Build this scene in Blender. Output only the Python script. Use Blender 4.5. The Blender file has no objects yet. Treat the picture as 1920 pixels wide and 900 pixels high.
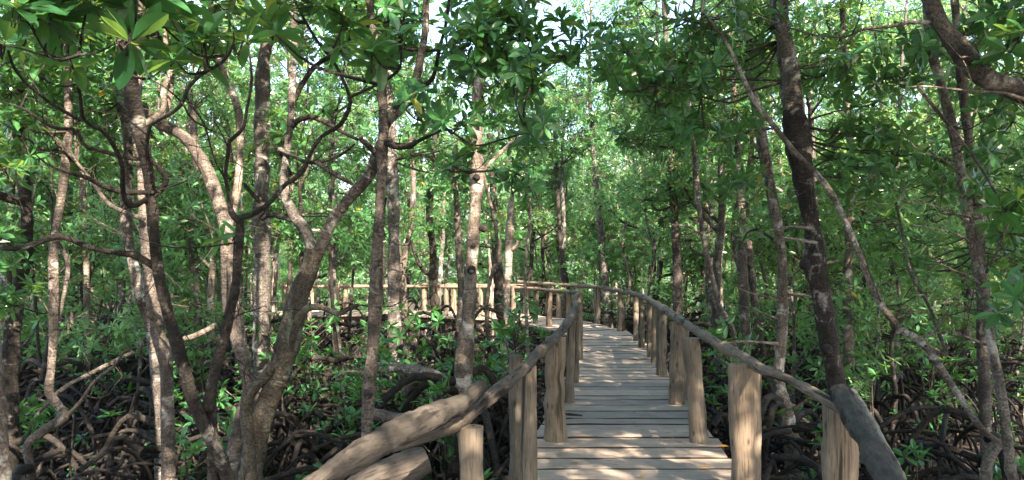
import bpy, math, random
import numpy as np
from mathutils import Vector, noise as mn

R = math.radians
sc = bpy.context.scene
col = sc.collection
F = 1500.0            # focal length in photo pixels
CAMZ = 1.65           # eye height above the deck (deck top is z = 0)
MUD = -1.2

# ------------------------------------------------------------------ camera
cam_d = bpy.data.cameras.new('camera'); cam = bpy.data.objects.new('camera', cam_d); col.objects.link(cam)
cam.location = (0, 0, CAMZ); cam.rotation_euler = (R(90), 0, 0)
cam_d.sensor_width = 36; cam_d.lens = F / 1920 * 36; cam_d.shift_y = 38 / 1920
cam_d.clip_start = 0.05; cam_d.clip_end = 2000
sc.camera = cam

# ------------------------------------------------------------------ light
SUNV = Vector((0.40, -0.92, 0)).normalized(); EL = R(40)
SUNV = Vector((SUNV.x * math.cos(EL), SUNV.y * math.cos(EL), math.sin(EL)))
w = bpy.data.worlds.new('World'); sc.world = w; w.use_nodes = True
nt = w.node_tree; nt.nodes.clear()
sky = nt.nodes.new('ShaderNodeTexSky'); sky.sky_type = 'NISHITA'; sky.sun_disc = False
sky.sun_elevation = EL; sky.sun_rotation = math.atan2(SUNV.x, SUNV.y)
sky.air_density = 1.0; sky.dust_density = 2.0; sky.ozone_density = 1.0
bg = nt.nodes.new('ShaderNodeBackground'); bg.inputs['Strength'].default_value = 0.11
wo = nt.nodes.new('ShaderNodeOutputWorld')
nt.links.new(sky.outputs[0], bg.inputs[0]); nt.links.new(bg.outputs[0], wo.inputs[0])
sd = bpy.data.lights.new('sun', 'SUN'); sd.energy = 5.0; sd.angle = R(0.55); sd.color = (1.0, 0.82, 0.63)
so = bpy.data.objects.new('sun', sd); col.objects.link(so)
so.rotation_euler = SUNV.to_track_quat('Z', 'Y').to_euler(); so.location = (5, -10, 20)
vs = sc.view_settings; vs.view_transform = 'Standard'; vs.look = 'None'; vs.gamma = 1; vs.use_curve_mapping = False
vs.exposure = 2.95
sc.cycles.max_bounces = 7; sc.cycles.diffuse_bounces = 4; sc.cycles.glossy_bounces = 2; sc.cycles.transmission_bounces = 4
sc.cycles.transparent_max_bounces = 4

# ------------------------------------------------------------------ tagging
def tag(o, label=None, cat=None, group=None, kind=None):
    if label: o['label'] = label
    if cat: o['category'] = cat
    if group: o['group'] = group
    if kind: o['kind'] = kind
    return o
def empty(name, loc, label, cat, group=None, rz=0.0):
    o = bpy.data.objects.new(name, None); col.objects.link(o); o.location = loc; o.rotation_euler = (0, 0, rz)
    o.empty_display_size = .1
    return tag(o, label, cat, group)

# ------------------------------------------------------------------ mesh builder
class MB:
    def __init__(s): s.v = []; s.f = []; s.m = []; s.g = []; s.n = 0
    def add(s, verts, faces, mat=0, grain=None):
        verts = np.asarray(verts, float).reshape(-1, 3)
        if isinstance(faces, np.ndarray): fl = [faces + s.n]
        else:
            by = {}
            for f in faces: by.setdefault(len(f), []).append(f)
            fl = [np.array(x) + s.n for x in by.values()]
        s.v.append(verts); s.g.append(verts if grain is None else np.asarray(grain, float))
        for a in fl: s.f.append(a); s.m.append(np.full(len(a), mat))
        s.n += len(verts)
    def build(s, name, mats, parent=None, origin=None, smooth=True):
        me = bpy.data.meshes.new(name)
        v = np.concatenate(s.v); g = np.concatenate(s.g)
        if origin is not None: v = v - np.array(origin, float)
        loops = np.concatenate([a.ravel() for a in s.f]); 
        tot = np.concatenate([np.full(len(a), a.shape[1]) for a in s.f])
        start = np.concatenate([[0], np.cumsum(tot)[:-1]])
        me.vertices.add(len(v)); me.vertices.foreach_set('co', v.ravel().astype(np.float32))
        me.loops.add(len(loops)); me.loops.foreach_set('vertex_index', loops.astype(np.int32))
        me.polygons.add(len(tot)); me.polygons.foreach_set('loop_start', start.astype(np.int32))
        me.polygons.foreach_set('material_index', np.concatenate(s.m).astype(np.int32))
        me.polygons.foreach_set('use_smooth', np.full(len(tot), smooth))
        at = me.attributes.new('grain', 'FLOAT_VECTOR', 'POINT'); at.data.foreach_set('vector', g.ravel().astype(np.float32))
        me.update(calc_edges=True); me.validate()
        for m in (mats if isinstance(mats, (list, tuple)) else [mats]): me.materials.append(m)
        o = bpy.data.objects.new(name, me); col.objects.link(o)
        if origin is not None and parent is None: o.location = origin
        if parent is not None: o.parent = parent
        return o

def P(px, py, d): return np.array([(px - 960) / F * d, d, CAMZ - (py - 488) / F * d])
def nrm(a): return a / (np.linalg.norm(a, axis=-1, keepdims=True) + 1e-9)

def spline(pts, rad, step=None, n=None):
    """Catmull-Rom through pts with radii."""
    pts = np.asarray(pts, float); rad = np.asarray(rad, float)
    L = np.linalg.norm(np.diff(pts, axis=0), axis=1).sum()
    if n is None: n = max(3, int(L / step))
    k = len(pts)
    A = np.column_stack([pts, rad])
    A = np.vstack([2 * A[0] - A[1], A, 2 * A[-1] - A[-2]])
    t = np.linspace(0, k - 1 - 1e-6, n + 1); i = t.astype(int); u = (t - i)[:, None]
    p0, p1, p2, p3 = A[i], A[i + 1], A[i + 2], A[i + 3]
    q = .5 * ((2 * p1) + (-p0 + p2) * u + (2 * p0 - 5 * p1 + 4 * p2 - p3) * u**2 + (-p0 + 3 * p1 - 3 * p2 + p3) * u**3)
    return q[:, :3], np.maximum(q[:, 3], .0008)

def tube(mb, pts, rad, sides=8, step=None, n=None, rough=0.0, seed=0, mat=0, caps=True, lumps=0.0, oval=1.0):
    p, r = spline(pts, rad, step, n)
    m = len(p); rng = np.random.default_rng(seed)
    T = nrm(np.gradient(p, axis=0))
    ref = np.array([0, 0, 1.]) if abs(T[0][2]) < .8 else np.array([0, 1., 0])
    N = np.zeros_like(T); nn = np.cross(T[0], ref); nn /= np.linalg.norm(nn) + 1e-9
    for i in range(m):
        nn = nn - T[i] * nn.dot(T[i]); nn /= np.linalg.norm(nn) + 1e-9; N[i] = nn
    B = np.cross(T, N)
    th = np.linspace(0, 2 * math.pi, sides, endpoint=False)
    ln = np.concatenate([[0], np.cumsum(np.linalg.norm(np.diff(p, axis=0), axis=1))])
    rr = np.repeat(r[:, None], sides, 1)
    if rough or lumps:
        f = np.zeros((m, sides)); s0 = seed * 7.31
        for k in range(1, 4):
            ph = rng.uniform(0, 6.28, 3); fr = rng.uniform(2, 9, 1)[0] * k
            f += np.sin(th[None, :] * k + ph[0] + np.sin(ln[:, None] * fr + ph[1]) * 1.2) * np.sin(ln[:, None] * fr * 1.7 + ph[2] + th[None, :]) / k
        f2 = rng.normal(0, 1, (m, sides)); lm = np.interp(ln, np.linspace(0, ln[-1], max(3, int(ln[-1] / .22))), rng.normal(0, 1, max(3, int(ln[-1] / .22))))
        rr = rr * (1 + rough * f + rough * .35 * f2 + lumps * lm[:, None])
    V = p[:, None, :] + rr[:, :, None] * (np.cos(th)[None, :, None] * N[:, None, :] * oval + np.sin(th)[None, :, None] * B[:, None, :])
    off = rng.uniform(0, 50, 3)
    G = np.stack([np.cos(th)[None, :] * r.mean() + 0 * rr, np.sin(th)[None, :] * r.mean() + 0 * rr, np.repeat(ln[:, None], sides, 1)], -1) + off
    idx = np.arange(m * sides).reshape(m, sides); nx = np.roll(idx, -1, 1)
    q = np.stack([idx[:-1], nx[:-1], nx[1:], idx[1:]], -1).reshape(-1, 4)
    mb.add(V.reshape(-1, 3), q, mat, G.reshape(-1, 3))
    if caps:
        for e, s in ((0, -1), (m - 1, 1)):
            ring = V[e]; c = ring.mean(0)
            g = np.vstack([G[e] , G[e].mean(0)[None]])
            vv = np.vstack([ring, c[None] + T[e] * s * r[e] * .15]); k = np.arange(sides)
            f = np.stack([k, np.roll(k, -1), np.full(sides, sides)], -1)
            if s < 0: f = f[:, ::-1]
            mb.add(vv, f, mat, g)
    return p, r

def vis(pts):
    a = [P(x, y, d) for x, y, d in pts]; return a

# ------------------------------------------------------------------ materials
def newmat(name):
    m = bpy.data.materials.new(name); m.use_nodes = True; t = m.node_tree; t.nodes.clear()
    return m, t
def N(t, ty, **kw):
    n = t.nodes.new(ty)
    for k, v in kw.items():
        if k.startswith('_'): setattr(n, k[1:], v)
        else: n.inputs[k.replace('__', ' ')].default_value = v
    return n
def ramp(t, src, stops):
    r = t.nodes.new('ShaderNodeValToRGB'); e = r.color_ramp.elements
    while len(e) < len(stops): e.new(.5)
    for el, (p, c) in zip(e, stops):
        el.position = p; el.color = (*c, 1) if isinstance(c, tuple) else (c, c, c, 1)
    t.links.new(src, r.inputs[0]); return r.outputs[0]
def mix(t, fac, a, b, mode='MIX'):
    n = t.nodes.new('ShaderNodeMix'); n.data_type = 'RGBA'; n.blend_type = mode
    for i, s in ((0, fac), (6, a), (7, b)):
        if hasattr(s, 'links') or isinstance(s, bpy.types.NodeSocket): t.links.new(s, n.inputs[i])
        elif i == 0: n.inputs[0].default_value = s
        else: n.inputs[i].default_value = (*s, 1)
    return n.outputs[2]
def mapped(t, scale, attr='grain', objrand=True):
    a = N(t, 'ShaderNodeAttribute', _attribute_name=attr); mp = N(t, 'ShaderNodeMapping')
    mp.inputs['Scale'].default_value = scale; src = a.outputs['Vector']
    if objrand:
        oi = t.nodes.new('ShaderNodeObjectInfo'); va = t.nodes.new('ShaderNodeVectorMath'); va.operation = 'ADD'
        mu = t.nodes.new('ShaderNodeMath'); mu.operation = 'MULTIPLY'; mu.inputs[1].default_value = 37.0
        t.links.new(oi.outputs['Random'], mu.inputs[0]); t.links.new(src, va.inputs[0]); t.links.new(mu.outputs[0], va.inputs[1]); src = va.outputs[0]
    t.links.new(src, mp.inputs[0]); return mp.outputs[0]
def noise(t, vec, scale, detail=4, rough=.6, dist=0.0):
    n = N(t, 'ShaderNodeTexNoise', Scale=scale, Detail=detail, Roughness=rough, Distortion=dist); t.links.new(vec, n.inputs['Vector']); return n.outputs['Fac']
def finish(m, t, colr, rough, bumpsrc=None, bump=.4, dist=.01, spec=.3):
    b = N(t, 'ShaderNodeBsdfPrincipled', Roughness=rough); b.inputs['Specular IOR Level'].default_value = spec
    t.links.new(colr, b.inputs['Base Color'])
    if bumpsrc is not None:
        bp = N(t, 'ShaderNodeBump', Strength=bump, Distance=dist); t.links.new(bumpsrc, bp.inputs['Height']); t.links.new(bp.outputs[0], b.inputs['Normal'])
    o = t.nodes.new('ShaderNodeOutputMaterial'); t.links.new(b.outputs[0], o.inputs[0]); return m

def bark(name, dark, mid, lichen, amt=.5, lich_scale=5.0):
    m, t = newmat(name); v = mapped(t, (1, 1, .45)); v2 = mapped(t, (1, 1, .9)); v3 = mapped(t, (.35, .35, 1.6))
    big = noise(t, v, 9, 5, .62); fine = noise(t, v2, 70, 4, .7); li = noise(t, v2, lich_scale, 6, .68, .6); rings = noise(t, v3, 26, 3, .6)
    c = mix(t, ramp(t, big, [(.40, 0.0), (.60, 1.0)]), dark, mid)
    c = mix(t, ramp(t, fine, [(.38, .8), (.58, 0.0)]), c, tuple(x * .35 for x in dark))
    c = mix(t, ramp(t, li, [(.70 - amt * .3, 0.0), (.80 - amt * .3, .75)]), c, lichen)
    c = mix(t, ramp(t, rings, [(.36, .6), (.46, 0.0)]), c, tuple(x * .5 for x in dark))
    h = t.nodes.new('ShaderNodeMath'); h.operation = 'ADD'; t.links.new(fine, h.inputs[0]); t.links.new(rings, h.inputs[1])
    return finish(m, t, c, .85, h.outputs[0], 1.0, .02)
def wood(name, a, b, crack, along=(55, 55, 2.2), crackpos=.38, bump=.5, blotch=None):
    m, t = newmat(name); v = mapped(t, along)
    g = noise(t, v, 1.0, 5, .65, .3); v2 = mapped(t, tuple(x * .35 for x in along)); g2 = noise(t, v2, 1.0, 3, .5)
    v3 = mapped(t, (4, 4, 4)); bl = noise(t, v3, 1.0, 5, .6)
    c = mix(t, ramp(t, g, [(.3, 0.0), (.7, 1.0)]), a, b)
    c = mix(t, ramp(t, bl, [(.40, 0.0), (.68, .75)]), c, blotch or tuple(x * .55 for x in a))
    c = mix(t, ramp(t, g2, [(crackpos - .05, 1.0), (crackpos, 0.0)]), c, crack)
    oi = t.nodes.new('ShaderNodeObjectInfo'); c = mix(t, 1.0, c, ramp(t, oi.outputs['Random'], [(0, (.62, .64, .66)), (.5, (.86, .85, .84)), (1, (1.08, 1.0, .94))]), 'MULTIPLY')
    vk = N(t, 'ShaderNodeTexVoronoi', Scale=1.0); vk.inputs['Randomness'].default_value = 1.0; t.links.new(mapped(t, tuple(11 if x > 10 else 4.5 for x in along)), vk.inputs['Vector'])
    c = mix(t, ramp(t, vk.outputs['Distance'], [(.07, .9), (.12, .35), (.19, 0.0)]), c, tuple(x * .7 for x in crack))
    g3 = noise(t, mapped(t, tuple(x * 2.6 for x in along)), 1.0, 3, .6); c = mix(t, ramp(t, g3, [(.33, .75), (.45, 0.0)]), c, crack)
    h = t.nodes.new('ShaderNodeMath'); h.operation = 'ADD'; t.links.new(g, h.inputs[0]); t.links.new(g2, h.inputs[1])
    return finish(m, t, c, .8, h.outputs[0], bump, .008)
def leafmat(name, ca, cb, trans, yel=.012, tr=.38, rough=.34):
    m, t = newmat(name)
    ge = t.nodes.new('ShaderNodeNewGeometry'); rnd = ge.outputs['Random Per Island']
    c = ramp(t, rnd, [(0.0, ca), (.55, cb), (1 - yel * 2, tuple(x * 1.35 for x in cb)), (1 - yel, (.45, .30, .03))])
    b = N(t, 'ShaderNodeBsdfPrincipled', Roughness=rough); b.inputs['Specular IOR Level'].default_value = .5
    t.links.new(c, b.inputs['Base Color'])
    tl = t.nodes.new('ShaderNodeBsdfTranslucent'); tc = mix(t, .6, c, trans, 'MIX'); t.links.new(tc, tl.inputs[0])
    ms = t.nodes.new('ShaderNodeMixShader'); ms.inputs[0].default_value = tr
    t.links.new(b.outputs[0], ms.inputs[1]); t.links.new(tl.outputs[0], ms.inputs[2])
    o = t.nodes.new('ShaderNodeOutputMaterial'); t.links.new(ms.outputs[0], o.inputs[0]); return m

B_GREY = bark('bark grey lichen', (.070, .062, .056), (.19, .172, .158), (.45, .45, .43), .54)
B_PALE = bark('bark pale', (.10, .084, .070), (.25, .215, .185), (.50, .49, .46), .56)
B_RED = bark('bark reddish', (.066, .056, .050), (.185, .158, .140), (.40, .37, .34), .42)
B_DARK = bark('bark dark', (.018, .016, .0145), (.052, .045, .039), (.30, .29, .27), .38)
B_DARKL = bark('bark near black with lichen spots', (.018, .016, .0145), (.060, .048, .040), (.36, .33, .30), .52, 7.0)
B_TWIG = bark('bark twig', (.04, .034, .028), (.12, .10, .082), (.32, .32, .29), .40)
B_GREEN = bark('bark mossy', (.045, .039, .031), (.12, .107, .085), (.19, .21, .165), .55)
B_DEAD = bark('bark bleached', (.15, .125, .105), (.33, .29, .25), (.48, .45, .41), .5)
B_ROOT = bark('prop root bark', (.011, .010, .0095), (.042, .036, .032), (.12, .10, .09), .34)
W_RAIL = wood('rail log', (.125, .104, .085), (.27, .228, .187), (.022, .018, .014), (34, 34, 4.0), .42, 1.0)
W_RAILD = wood('dark gnarled rail log', (.050, .044, .038), (.145, .125, .107), (.015, .012, .010), (34, 34, 5.0), .44, 1.0)
W_RAILG = wood('pale rail log', (.30, .26, .22), (.46, .41, .36), (.06, .05, .04), (34, 34, 5), .41, .9)
W_POST = wood('post wood', (.155, .125, .096), (.275, .228, .178), (.04, .032, .024), (42, 42, 2.2), .40, 1.0, (.10, .085, .068))
W_POSTD = wood('dark post wood', (.14, .115, .09), (.27, .225, .175), (.03, .025, .02), (42, 42, 2.2), .40, 1.0, (.09, .08, .07))
W_PLANK = wood('deck plank', (.31, .265, .225), (.42, .365, .31), (.12, .10, .085), (1.6, 42, 42), .31, .6, (.24, .205, .175))
W_EDGE = wood('gap-shaded plank edge', (.035, .028, .022), (.07, .056, .045), (.012, .01, .008), (1.6, 42, 42), .36, .6)  # gap shade painted into the wood colour of plank sides and bevels
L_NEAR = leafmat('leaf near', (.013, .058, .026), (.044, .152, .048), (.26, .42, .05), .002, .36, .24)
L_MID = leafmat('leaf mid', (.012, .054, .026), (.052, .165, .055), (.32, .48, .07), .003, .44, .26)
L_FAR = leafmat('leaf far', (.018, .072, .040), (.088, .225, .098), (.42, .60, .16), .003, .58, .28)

# ------------------------------------------------------------------ leaves
def leaves(mb, base, axis, rng, nl=7, ln=.12, wd=.36, mat=1, hi=False, spread=(50, 95), curl=.16):
    """rosettes of leaves: base (k,3), axis (k,3)."""
    k = len(base)
    if k == 0: return
    nl_ = nl; b = np.repeat(base, nl_, 0); a = nrm(np.repeat(axis, nl_, 0))
    j = np.tile(np.arange(nl_), k); az = j * 2.4 + np.repeat(rng.uniform(0, 6.28, k), nl_) + rng.normal(0, .2, k * nl_)
    inc = np.radians(np.interp(j / max(1, nl_ - 1), [0, 1], [spread[1], spread[0]])) + rng.normal(0, .2, k * nl_)
    ref = np.where(np.abs(a[:, 2:3]) < .9, np.array([[0, 0, 1.]]), np.array([[1., 0, 0]]))
    u = nrm(np.cross(a, ref)); v = np.cross(a, u)
    rad = np.cos(az)[:, None] * u + np.sin(az)[:, None] * v
    d = nrm(np.cos(inc)[:, None] * a + np.sin(inc)[:, None] * rad)
    s = nrm(np.cross(d, a) + rng.normal(0, .18, d.shape)); s = nrm(s - d * (s * d).sum(1, keepdims=True)); n = np.cross(s, d)
    L = (ln * rng.uniform(.7, 1.15, len(d)) * np.repeat(rng.uniform(.8, 1.15, k), nl_))[:, None]
    W = L * wd * .5 * rng.uniform(.85, 1.15, (len(d), 1)); C = L * curl * rng.uniform(.2, 1.8, (len(d), 1))
    b = b + d * L * .08
    def pt(t, wf, lift): return b + d * L * t - n * C * t * t + s * W * wf + n * W * lift
    if not hi:
        V = np.stack([pt(0, 0, 0), pt(.36, .92, .28), pt(.74, .86, .28), pt(1, 0, 0), pt(.74, -.86, .28), pt(.36, -.92, .28)], 1)
        i0 = np.arange(len(d))[:, None] * 6
        fc = np.vstack([i0 + np.array([[0, 1, 2, 3]]), i0 + np.array([[0, 3, 4, 5]])])
        mb.add(V.reshape(-1, 3), fc, mat)
    else:
        ts = [.0, .14, .30, .48, .66, .82, .93, 1.0]; wf = [.05, .42, .80, 1.0, .94, .66, .34, .0]
        rows = []
        for t_, w_ in zip(ts, wf): rows += [pt(t_, w_, w_ * .30), pt(t_, 0, 0), pt(t_, -w_, w_ * .30)]
        V = np.stack(rows, 1); m = V.shape[1]; i0 = np.arange(len(d))[:, None] * m; fs = []
        for r in range(len(ts) - 1):
            q = r * 3
            fs.append(i0 + np.array([[q, q + 3, q + 4, q + 1]])); fs.append(i0 + np.array([[q + 1, q + 4, q + 5, q + 2]]))
        mb.add(V.reshape(-1, 3), np.vstack(fs), mat)

def spray(mb, anchor, cen, rad, n, rng, ln=.12, nl=7, hi=False, tw=.006, up=.55, per=7, mat=1, sides=4):
    """sub branches from an anchor to a cloud of n rosettes."""
    anchor = np.asarray(anchor, float); cen = np.asarray(cen, float); rad = np.asarray(rad, float)
    q = rng.normal(0, 1, (n, 3)); q = nrm(q) * rng.uniform(.15, 1, (n, 1)) ** .5
    ros = cen + q * rad
    ks = max(1, n // per); sub = cen + (ros[rng.choice(n, ks, replace=False)] - cen) * .72
    own = np.argmin(((ros[:, None] - sub[None]) ** 2).sum(-1), 1)
    for i in range(ks):
        mid = (anchor + sub[i]) / 2 + rng.normal(0, .12, 3) * np.linalg.norm(sub[i] - anchor) - np.array([0, 0, .05])
        tube(mb, [anchor, mid, sub[i]], [tw * 1.9, tw * 1.3, tw * .8], sides, n=6, seed=int(rng.integers(1e6)), mat=0, caps=False)
    ax = np.zeros_like(ros)
    for i in range(n):
        s = sub[own[i]]; m_ = s + (ros[i] - s) * .5 + rng.normal(0, .02, 3); m_[2] -= .03
        tube(mb, [s, m_, ros[i]], [tw * .75, tw * .6, tw * .45], 3, n=3, seed=i, mat=0, caps=False)
        ax[i] = nrm(ros[i] - m_)
    ax = nrm(ax + np.array([0, 0, up]) + rng.normal(0, .25, ax.shape))
    leaves(mb, ros, ax, rng, nl, ln, .38, mat, hi)

# ------------------------------------------------------------------ ground
def path_mid():
    return np.array([(.3, -8), (.3, 0), (.38, 2.5), (.85, 5.5), (1.03, 7.4), (1.33, 9.8), (1.7, 13), (2.0, 16.3), (1.9, 18.5), (1.3, 20.8), (0, 23.4), (-3.2, 25.2), (-7, 25.2), (-16, 25)])
PM = path_mid()
def dpath(x, y):
    best = 1e9
    for a, b in zip(PM[:-1], PM[1:]):
        ab = b - a; t = max(0, min(1, ((x - a[0]) * ab[0] + (y - a[1]) * ab[1]) / ab.dot(ab)))
        best = min(best, math.hypot(x - a[0] - t * ab[0], y - a[1] - t * ab[1]))
    return best

def ground():
    def grid(xs, ys):
        X, Y = np.meshgrid(xs, ys)
        Z = np.array([[MUD + .16 * mn.noise(Vector((x * .35, y * .35, 0))) + .05 * mn.noise(Vector((x * 1.7, y * 1.7, 4))) if abs(x) < 45 and -30 < y < 70 else MUD for x in xs] for y in ys])
        return X, Y, Z
    xs = np.concatenate([[-900, -300, -120, -60], np.linspace(-40, 40, 161), [60, 120, 300, 900]])
    ys = np.concatenate([[-900, -300, -100, -40], np.linspace(-20, 60, 161), [80, 120, 300, 900]])
    X, Y, Z = grid(xs, ys)
    V = np.stack([X, Y, Z], -1).reshape(-1, 3); nx = len(xs); ny = len(ys)
    i = np.arange(nx * ny).reshape(ny, nx)
    q = np.stack([i[:-1, :-1], i[:-1, 1:], i[1:, 1:], i[1:, :-1]], -1).reshape(-1, 4)
    m, t = newmat('mangrove mud'); v = mapped(t, (1, 1, 1), objrand=False)
    a = noise(t, v, 1.4, 6, .65); b = noise(t, v, 14, 5, .7); vo = N(t, 'ShaderNodeTexVoronoi', Scale=9.0); t.links.new(v, vo.inputs['Vector'])
    c = mix(t, ramp(t, a, [(.35, 0.0), (.7, 1.0)]), (.022, .017, .014), (.07, .052, .042))
    c = mix(t, ramp(t, b, [(.55, 0.0), (.72, .7)]), c, (.13, .085, .06))
    ro = ramp(t, a, [(.38, .25), (.55, .8)])
    bs = N(t, 'ShaderNodeBsdfPrincipled'); t.links.new(c, bs.inputs['Base Color']); t.links.new(ro, bs.inputs['Roughness'])
    bp = N(t, 'ShaderNodeBump', Strength=.8, Distance=.04); t.links.new(b, bp.inputs['Height']); t.links.new(bp.outputs[0], bs.inputs['Normal'])
    o = t.nodes.new('ShaderNodeOutputMaterial'); t.links.new(bs.outputs[0], o.inputs[0])
    mb = MB(); mb.add(V, q); g = mb.build('ground', m); tag(g, 'dark wet mangrove mud under the roots', 'ground', kind='structure')
ground()

# ------------------------------------------------------------------ boardwalk
EL_ = np.array([(-.62, -3), (-.45, 2.5), (.03, 5.5), (.22, 7.4), (.60, 9.8), (1.0, 13), (1.34, 16.3), (1.22, 18.2), (.53, 20.1), (-.5, 22.6), (-3.4, 24.3), (-7, 24.2), (-15, 24)], float)
ER_ = np.array([(.95, -3), (1.22, 2.5), (1.66, 5.5), (1.86, 7.4), (2.08, 9.8), (2.42, 13), (2.68, 16.3), (2.62, 18.9), (2.0, 21.6), (.4, 24.6), (-3, 26.2), (-7, 26.2), (-15, 26)], float)
def edge(E, t):
    i = min(int(t), len(E) - 2); return E[i] + (E[i + 1] - E[i]) * (t - i)
bw = empty('boardwalk', (0.9, 6, 0), 'weathered grey plank boardwalk running away then bending left between the mangroves', 'boardwalk')
def child_at(o, parent, loc, rz=0.0):
    o.parent = parent; o.location = Vector(loc) - parent.location; o.rotation_euler = (0, 0, rz)
def plank_mesh(c4, z0, z1, rng):
    """c4: four corners (xy) -> bevelled plank whose local x runs along its length."""
    c = c4.mean(0); ax = (c4[1] - c4[0]) + (c4[2] - c4[3]); rz = math.atan2(ax[1], ax[0])
    rot = np.array([[math.cos(-rz), -math.sin(-rz)], [math.sin(-rz), math.cos(-rz)]])
    l = (c4 - c) @ rot.T
    nseg = 7; us = np.linspace(0, 1, nseg + 1); prof = [(0, z0), (0, z1 - .006), (.03, z1), (.97, z1), (1, z1 - .006), (1, z0)]
    V = []
    jag = rng.normal(0, .0035, (nseg + 1, 2)); dz = rng.normal(0, .0025, nseg + 1) + rng.normal(0, .003)
    for i, u in enumerate(us):
        a = l[0] + (l[1] - l[0]) * u; b = l[3] + (l[2] - l[3]) * u
        for v, z in prof:
            p = a + (b - a) * v; y = p[1] + (jag[i, 0] if v < .5 else jag[i, 1]); V.append((p[0], y, z + dz[i]))
    k = len(prof); f = []
    for i in range(nseg):
        for j in range(k): f.append((i * k + j, (i + 1) * k + j, (i + 1) * k + (j + 1) % k, i * k + (j + 1) % k))
    caps = [tuple(range(k))[::-1][::-1], tuple(nseg * k + j for j in range(k))[::-1]]
    mb = MB(); V = np.array(V); gr = V + rng.uniform(0, 60, 3)
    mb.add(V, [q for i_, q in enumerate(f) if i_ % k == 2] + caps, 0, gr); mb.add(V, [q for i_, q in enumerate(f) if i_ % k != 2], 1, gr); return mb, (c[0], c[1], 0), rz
rng = np.random.default_rng(5)
t = 0.0; tend = len(EL_) - 1; npl = 0; seq = 0
while t < tend - .01 and npl < 100:
    i = min(int(t), len(EL_) - 2)
    seg = .5 * (np.linalg.norm(EL_[i + 1] - EL_[i]) + np.linalg.norm(ER_[i + 1] - ER_[i]))
    wdt = rng.uniform(.27, .42) if t < 7 else rng.uniform(.30, .44)
    t2 = min(tend, t + wdt / seg)
    a, b, c, d = edge(EL_, t), edge(ER_, t), edge(ER_, t2), edge(EL_, t2)
    u = nrm(b - a); ea, eb = rng.uniform(-.03, .07), rng.uniform(-.03, .07)
    cen = (a + b + c + d) / 4; shrink = .014 / wdt
    c4 = np.array([a - u * ea, b + u * eb, c + u * eb, d - u * ea]); fwd = (c + d - a - b) / 2
    g = rng.uniform(.008, .014); c4[:2] += nrm(fwd) * g; c4[2:] -= nrm(fwd) * g
    if cen[1] > .2:
        mb, loc, rz = plank_mesh(c4, -.05, 0.0, rng)
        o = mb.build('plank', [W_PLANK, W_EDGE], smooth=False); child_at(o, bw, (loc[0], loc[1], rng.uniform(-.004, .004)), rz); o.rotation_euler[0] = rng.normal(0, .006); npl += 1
    t = t2
# one short plank that sticks out on the left near the frame's foot
mb, loc, rz = plank_mesh(np.array([(-.02, 6.02), (.35, 6.02), (.35, 6.3), (-.02, 6.3)]), -.14, -.07, rng)
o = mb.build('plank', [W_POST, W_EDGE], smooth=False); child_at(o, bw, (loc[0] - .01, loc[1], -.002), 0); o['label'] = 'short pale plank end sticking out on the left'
# stringers and pilings
for E, sgn in ((EL_, 1), (ER_, -1)):
    mb = MB(); pts = []
    for i in range(len(E)):
        other = ER_[i] if sgn == 1 else EL_[i]; q = E[i] + nrm(other - E[i]) * .12; pts.append((q[0], q[1], -.12))
    tube(mb, pts, [.06] * len(pts), 8, n=120, rough=.05, seed=3); o = mb.build('stringer', W_POSTD); o.parent = bw; o.location = -bw.location
    for tt in np.arange(.6, tend, .45):
        q = edge(E, tt); other = edge(ER_ if sgn == 1 else EL_, tt); q = q + nrm(other - q) * .12
        mb = MB(); tube(mb, [(0, 0, MUD - .3), (.01, 0, -.6), (0, 0, -.17)], [.075, .07, .068], 9, n=8, rough=.05, seed=int(tt * 10))
        o = mb.build('piling', W_POSTD); child_at(o, bw, (q[0], q[1], 0))

# ------------------------------------------------------------------ railings
def post(parent, x, y, r, top, bot, seed, m=W_POST, lean=(0, 0), flat=1.0, rz=0.0, label=None):
    mb = MB(); s = 14; rg = np.random.default_rng(seed); top = min(.945, top + .05)
    k = 9; zs = np.linspace(bot, top, k); pts = [(lean[0] * (z - bot) + rg.normal(0, r * .05), lean[1] * (z - bot), z) for z in zs]
    tube(mb, pts, [r * (1.08 - .14 * i / k) for i in range(k)], s, n=22, rough=.075, seed=seed, lumps=.05, oval=flat)
    o = mb.build('post', m); child_at(o, parent, (x, y, 0), rz)
    if label: o['label'] = label
    return o
RS = .62
def rail(parent, pts, m, seed, rough=.07, lumps=.06, sides=16, label=None, step=.05, name='rail'):
    """pts: (px, py, half width px, d)"""
    mb = MB(); w = [P(a, b, d) for a, b, r, d in pts]; tube(mb, w, [r * RS * d / F for a, b, r, d in pts], sides, step=step, rough=rough, lumps=lumps, seed=seed)
    o = mb.build(name, m); o.parent = parent; o.location = -parent.location
    if label: o['label'] = label
    return o
def dz(py, z=.93): return F * (CAMZ - z) / (py - 488)

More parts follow.
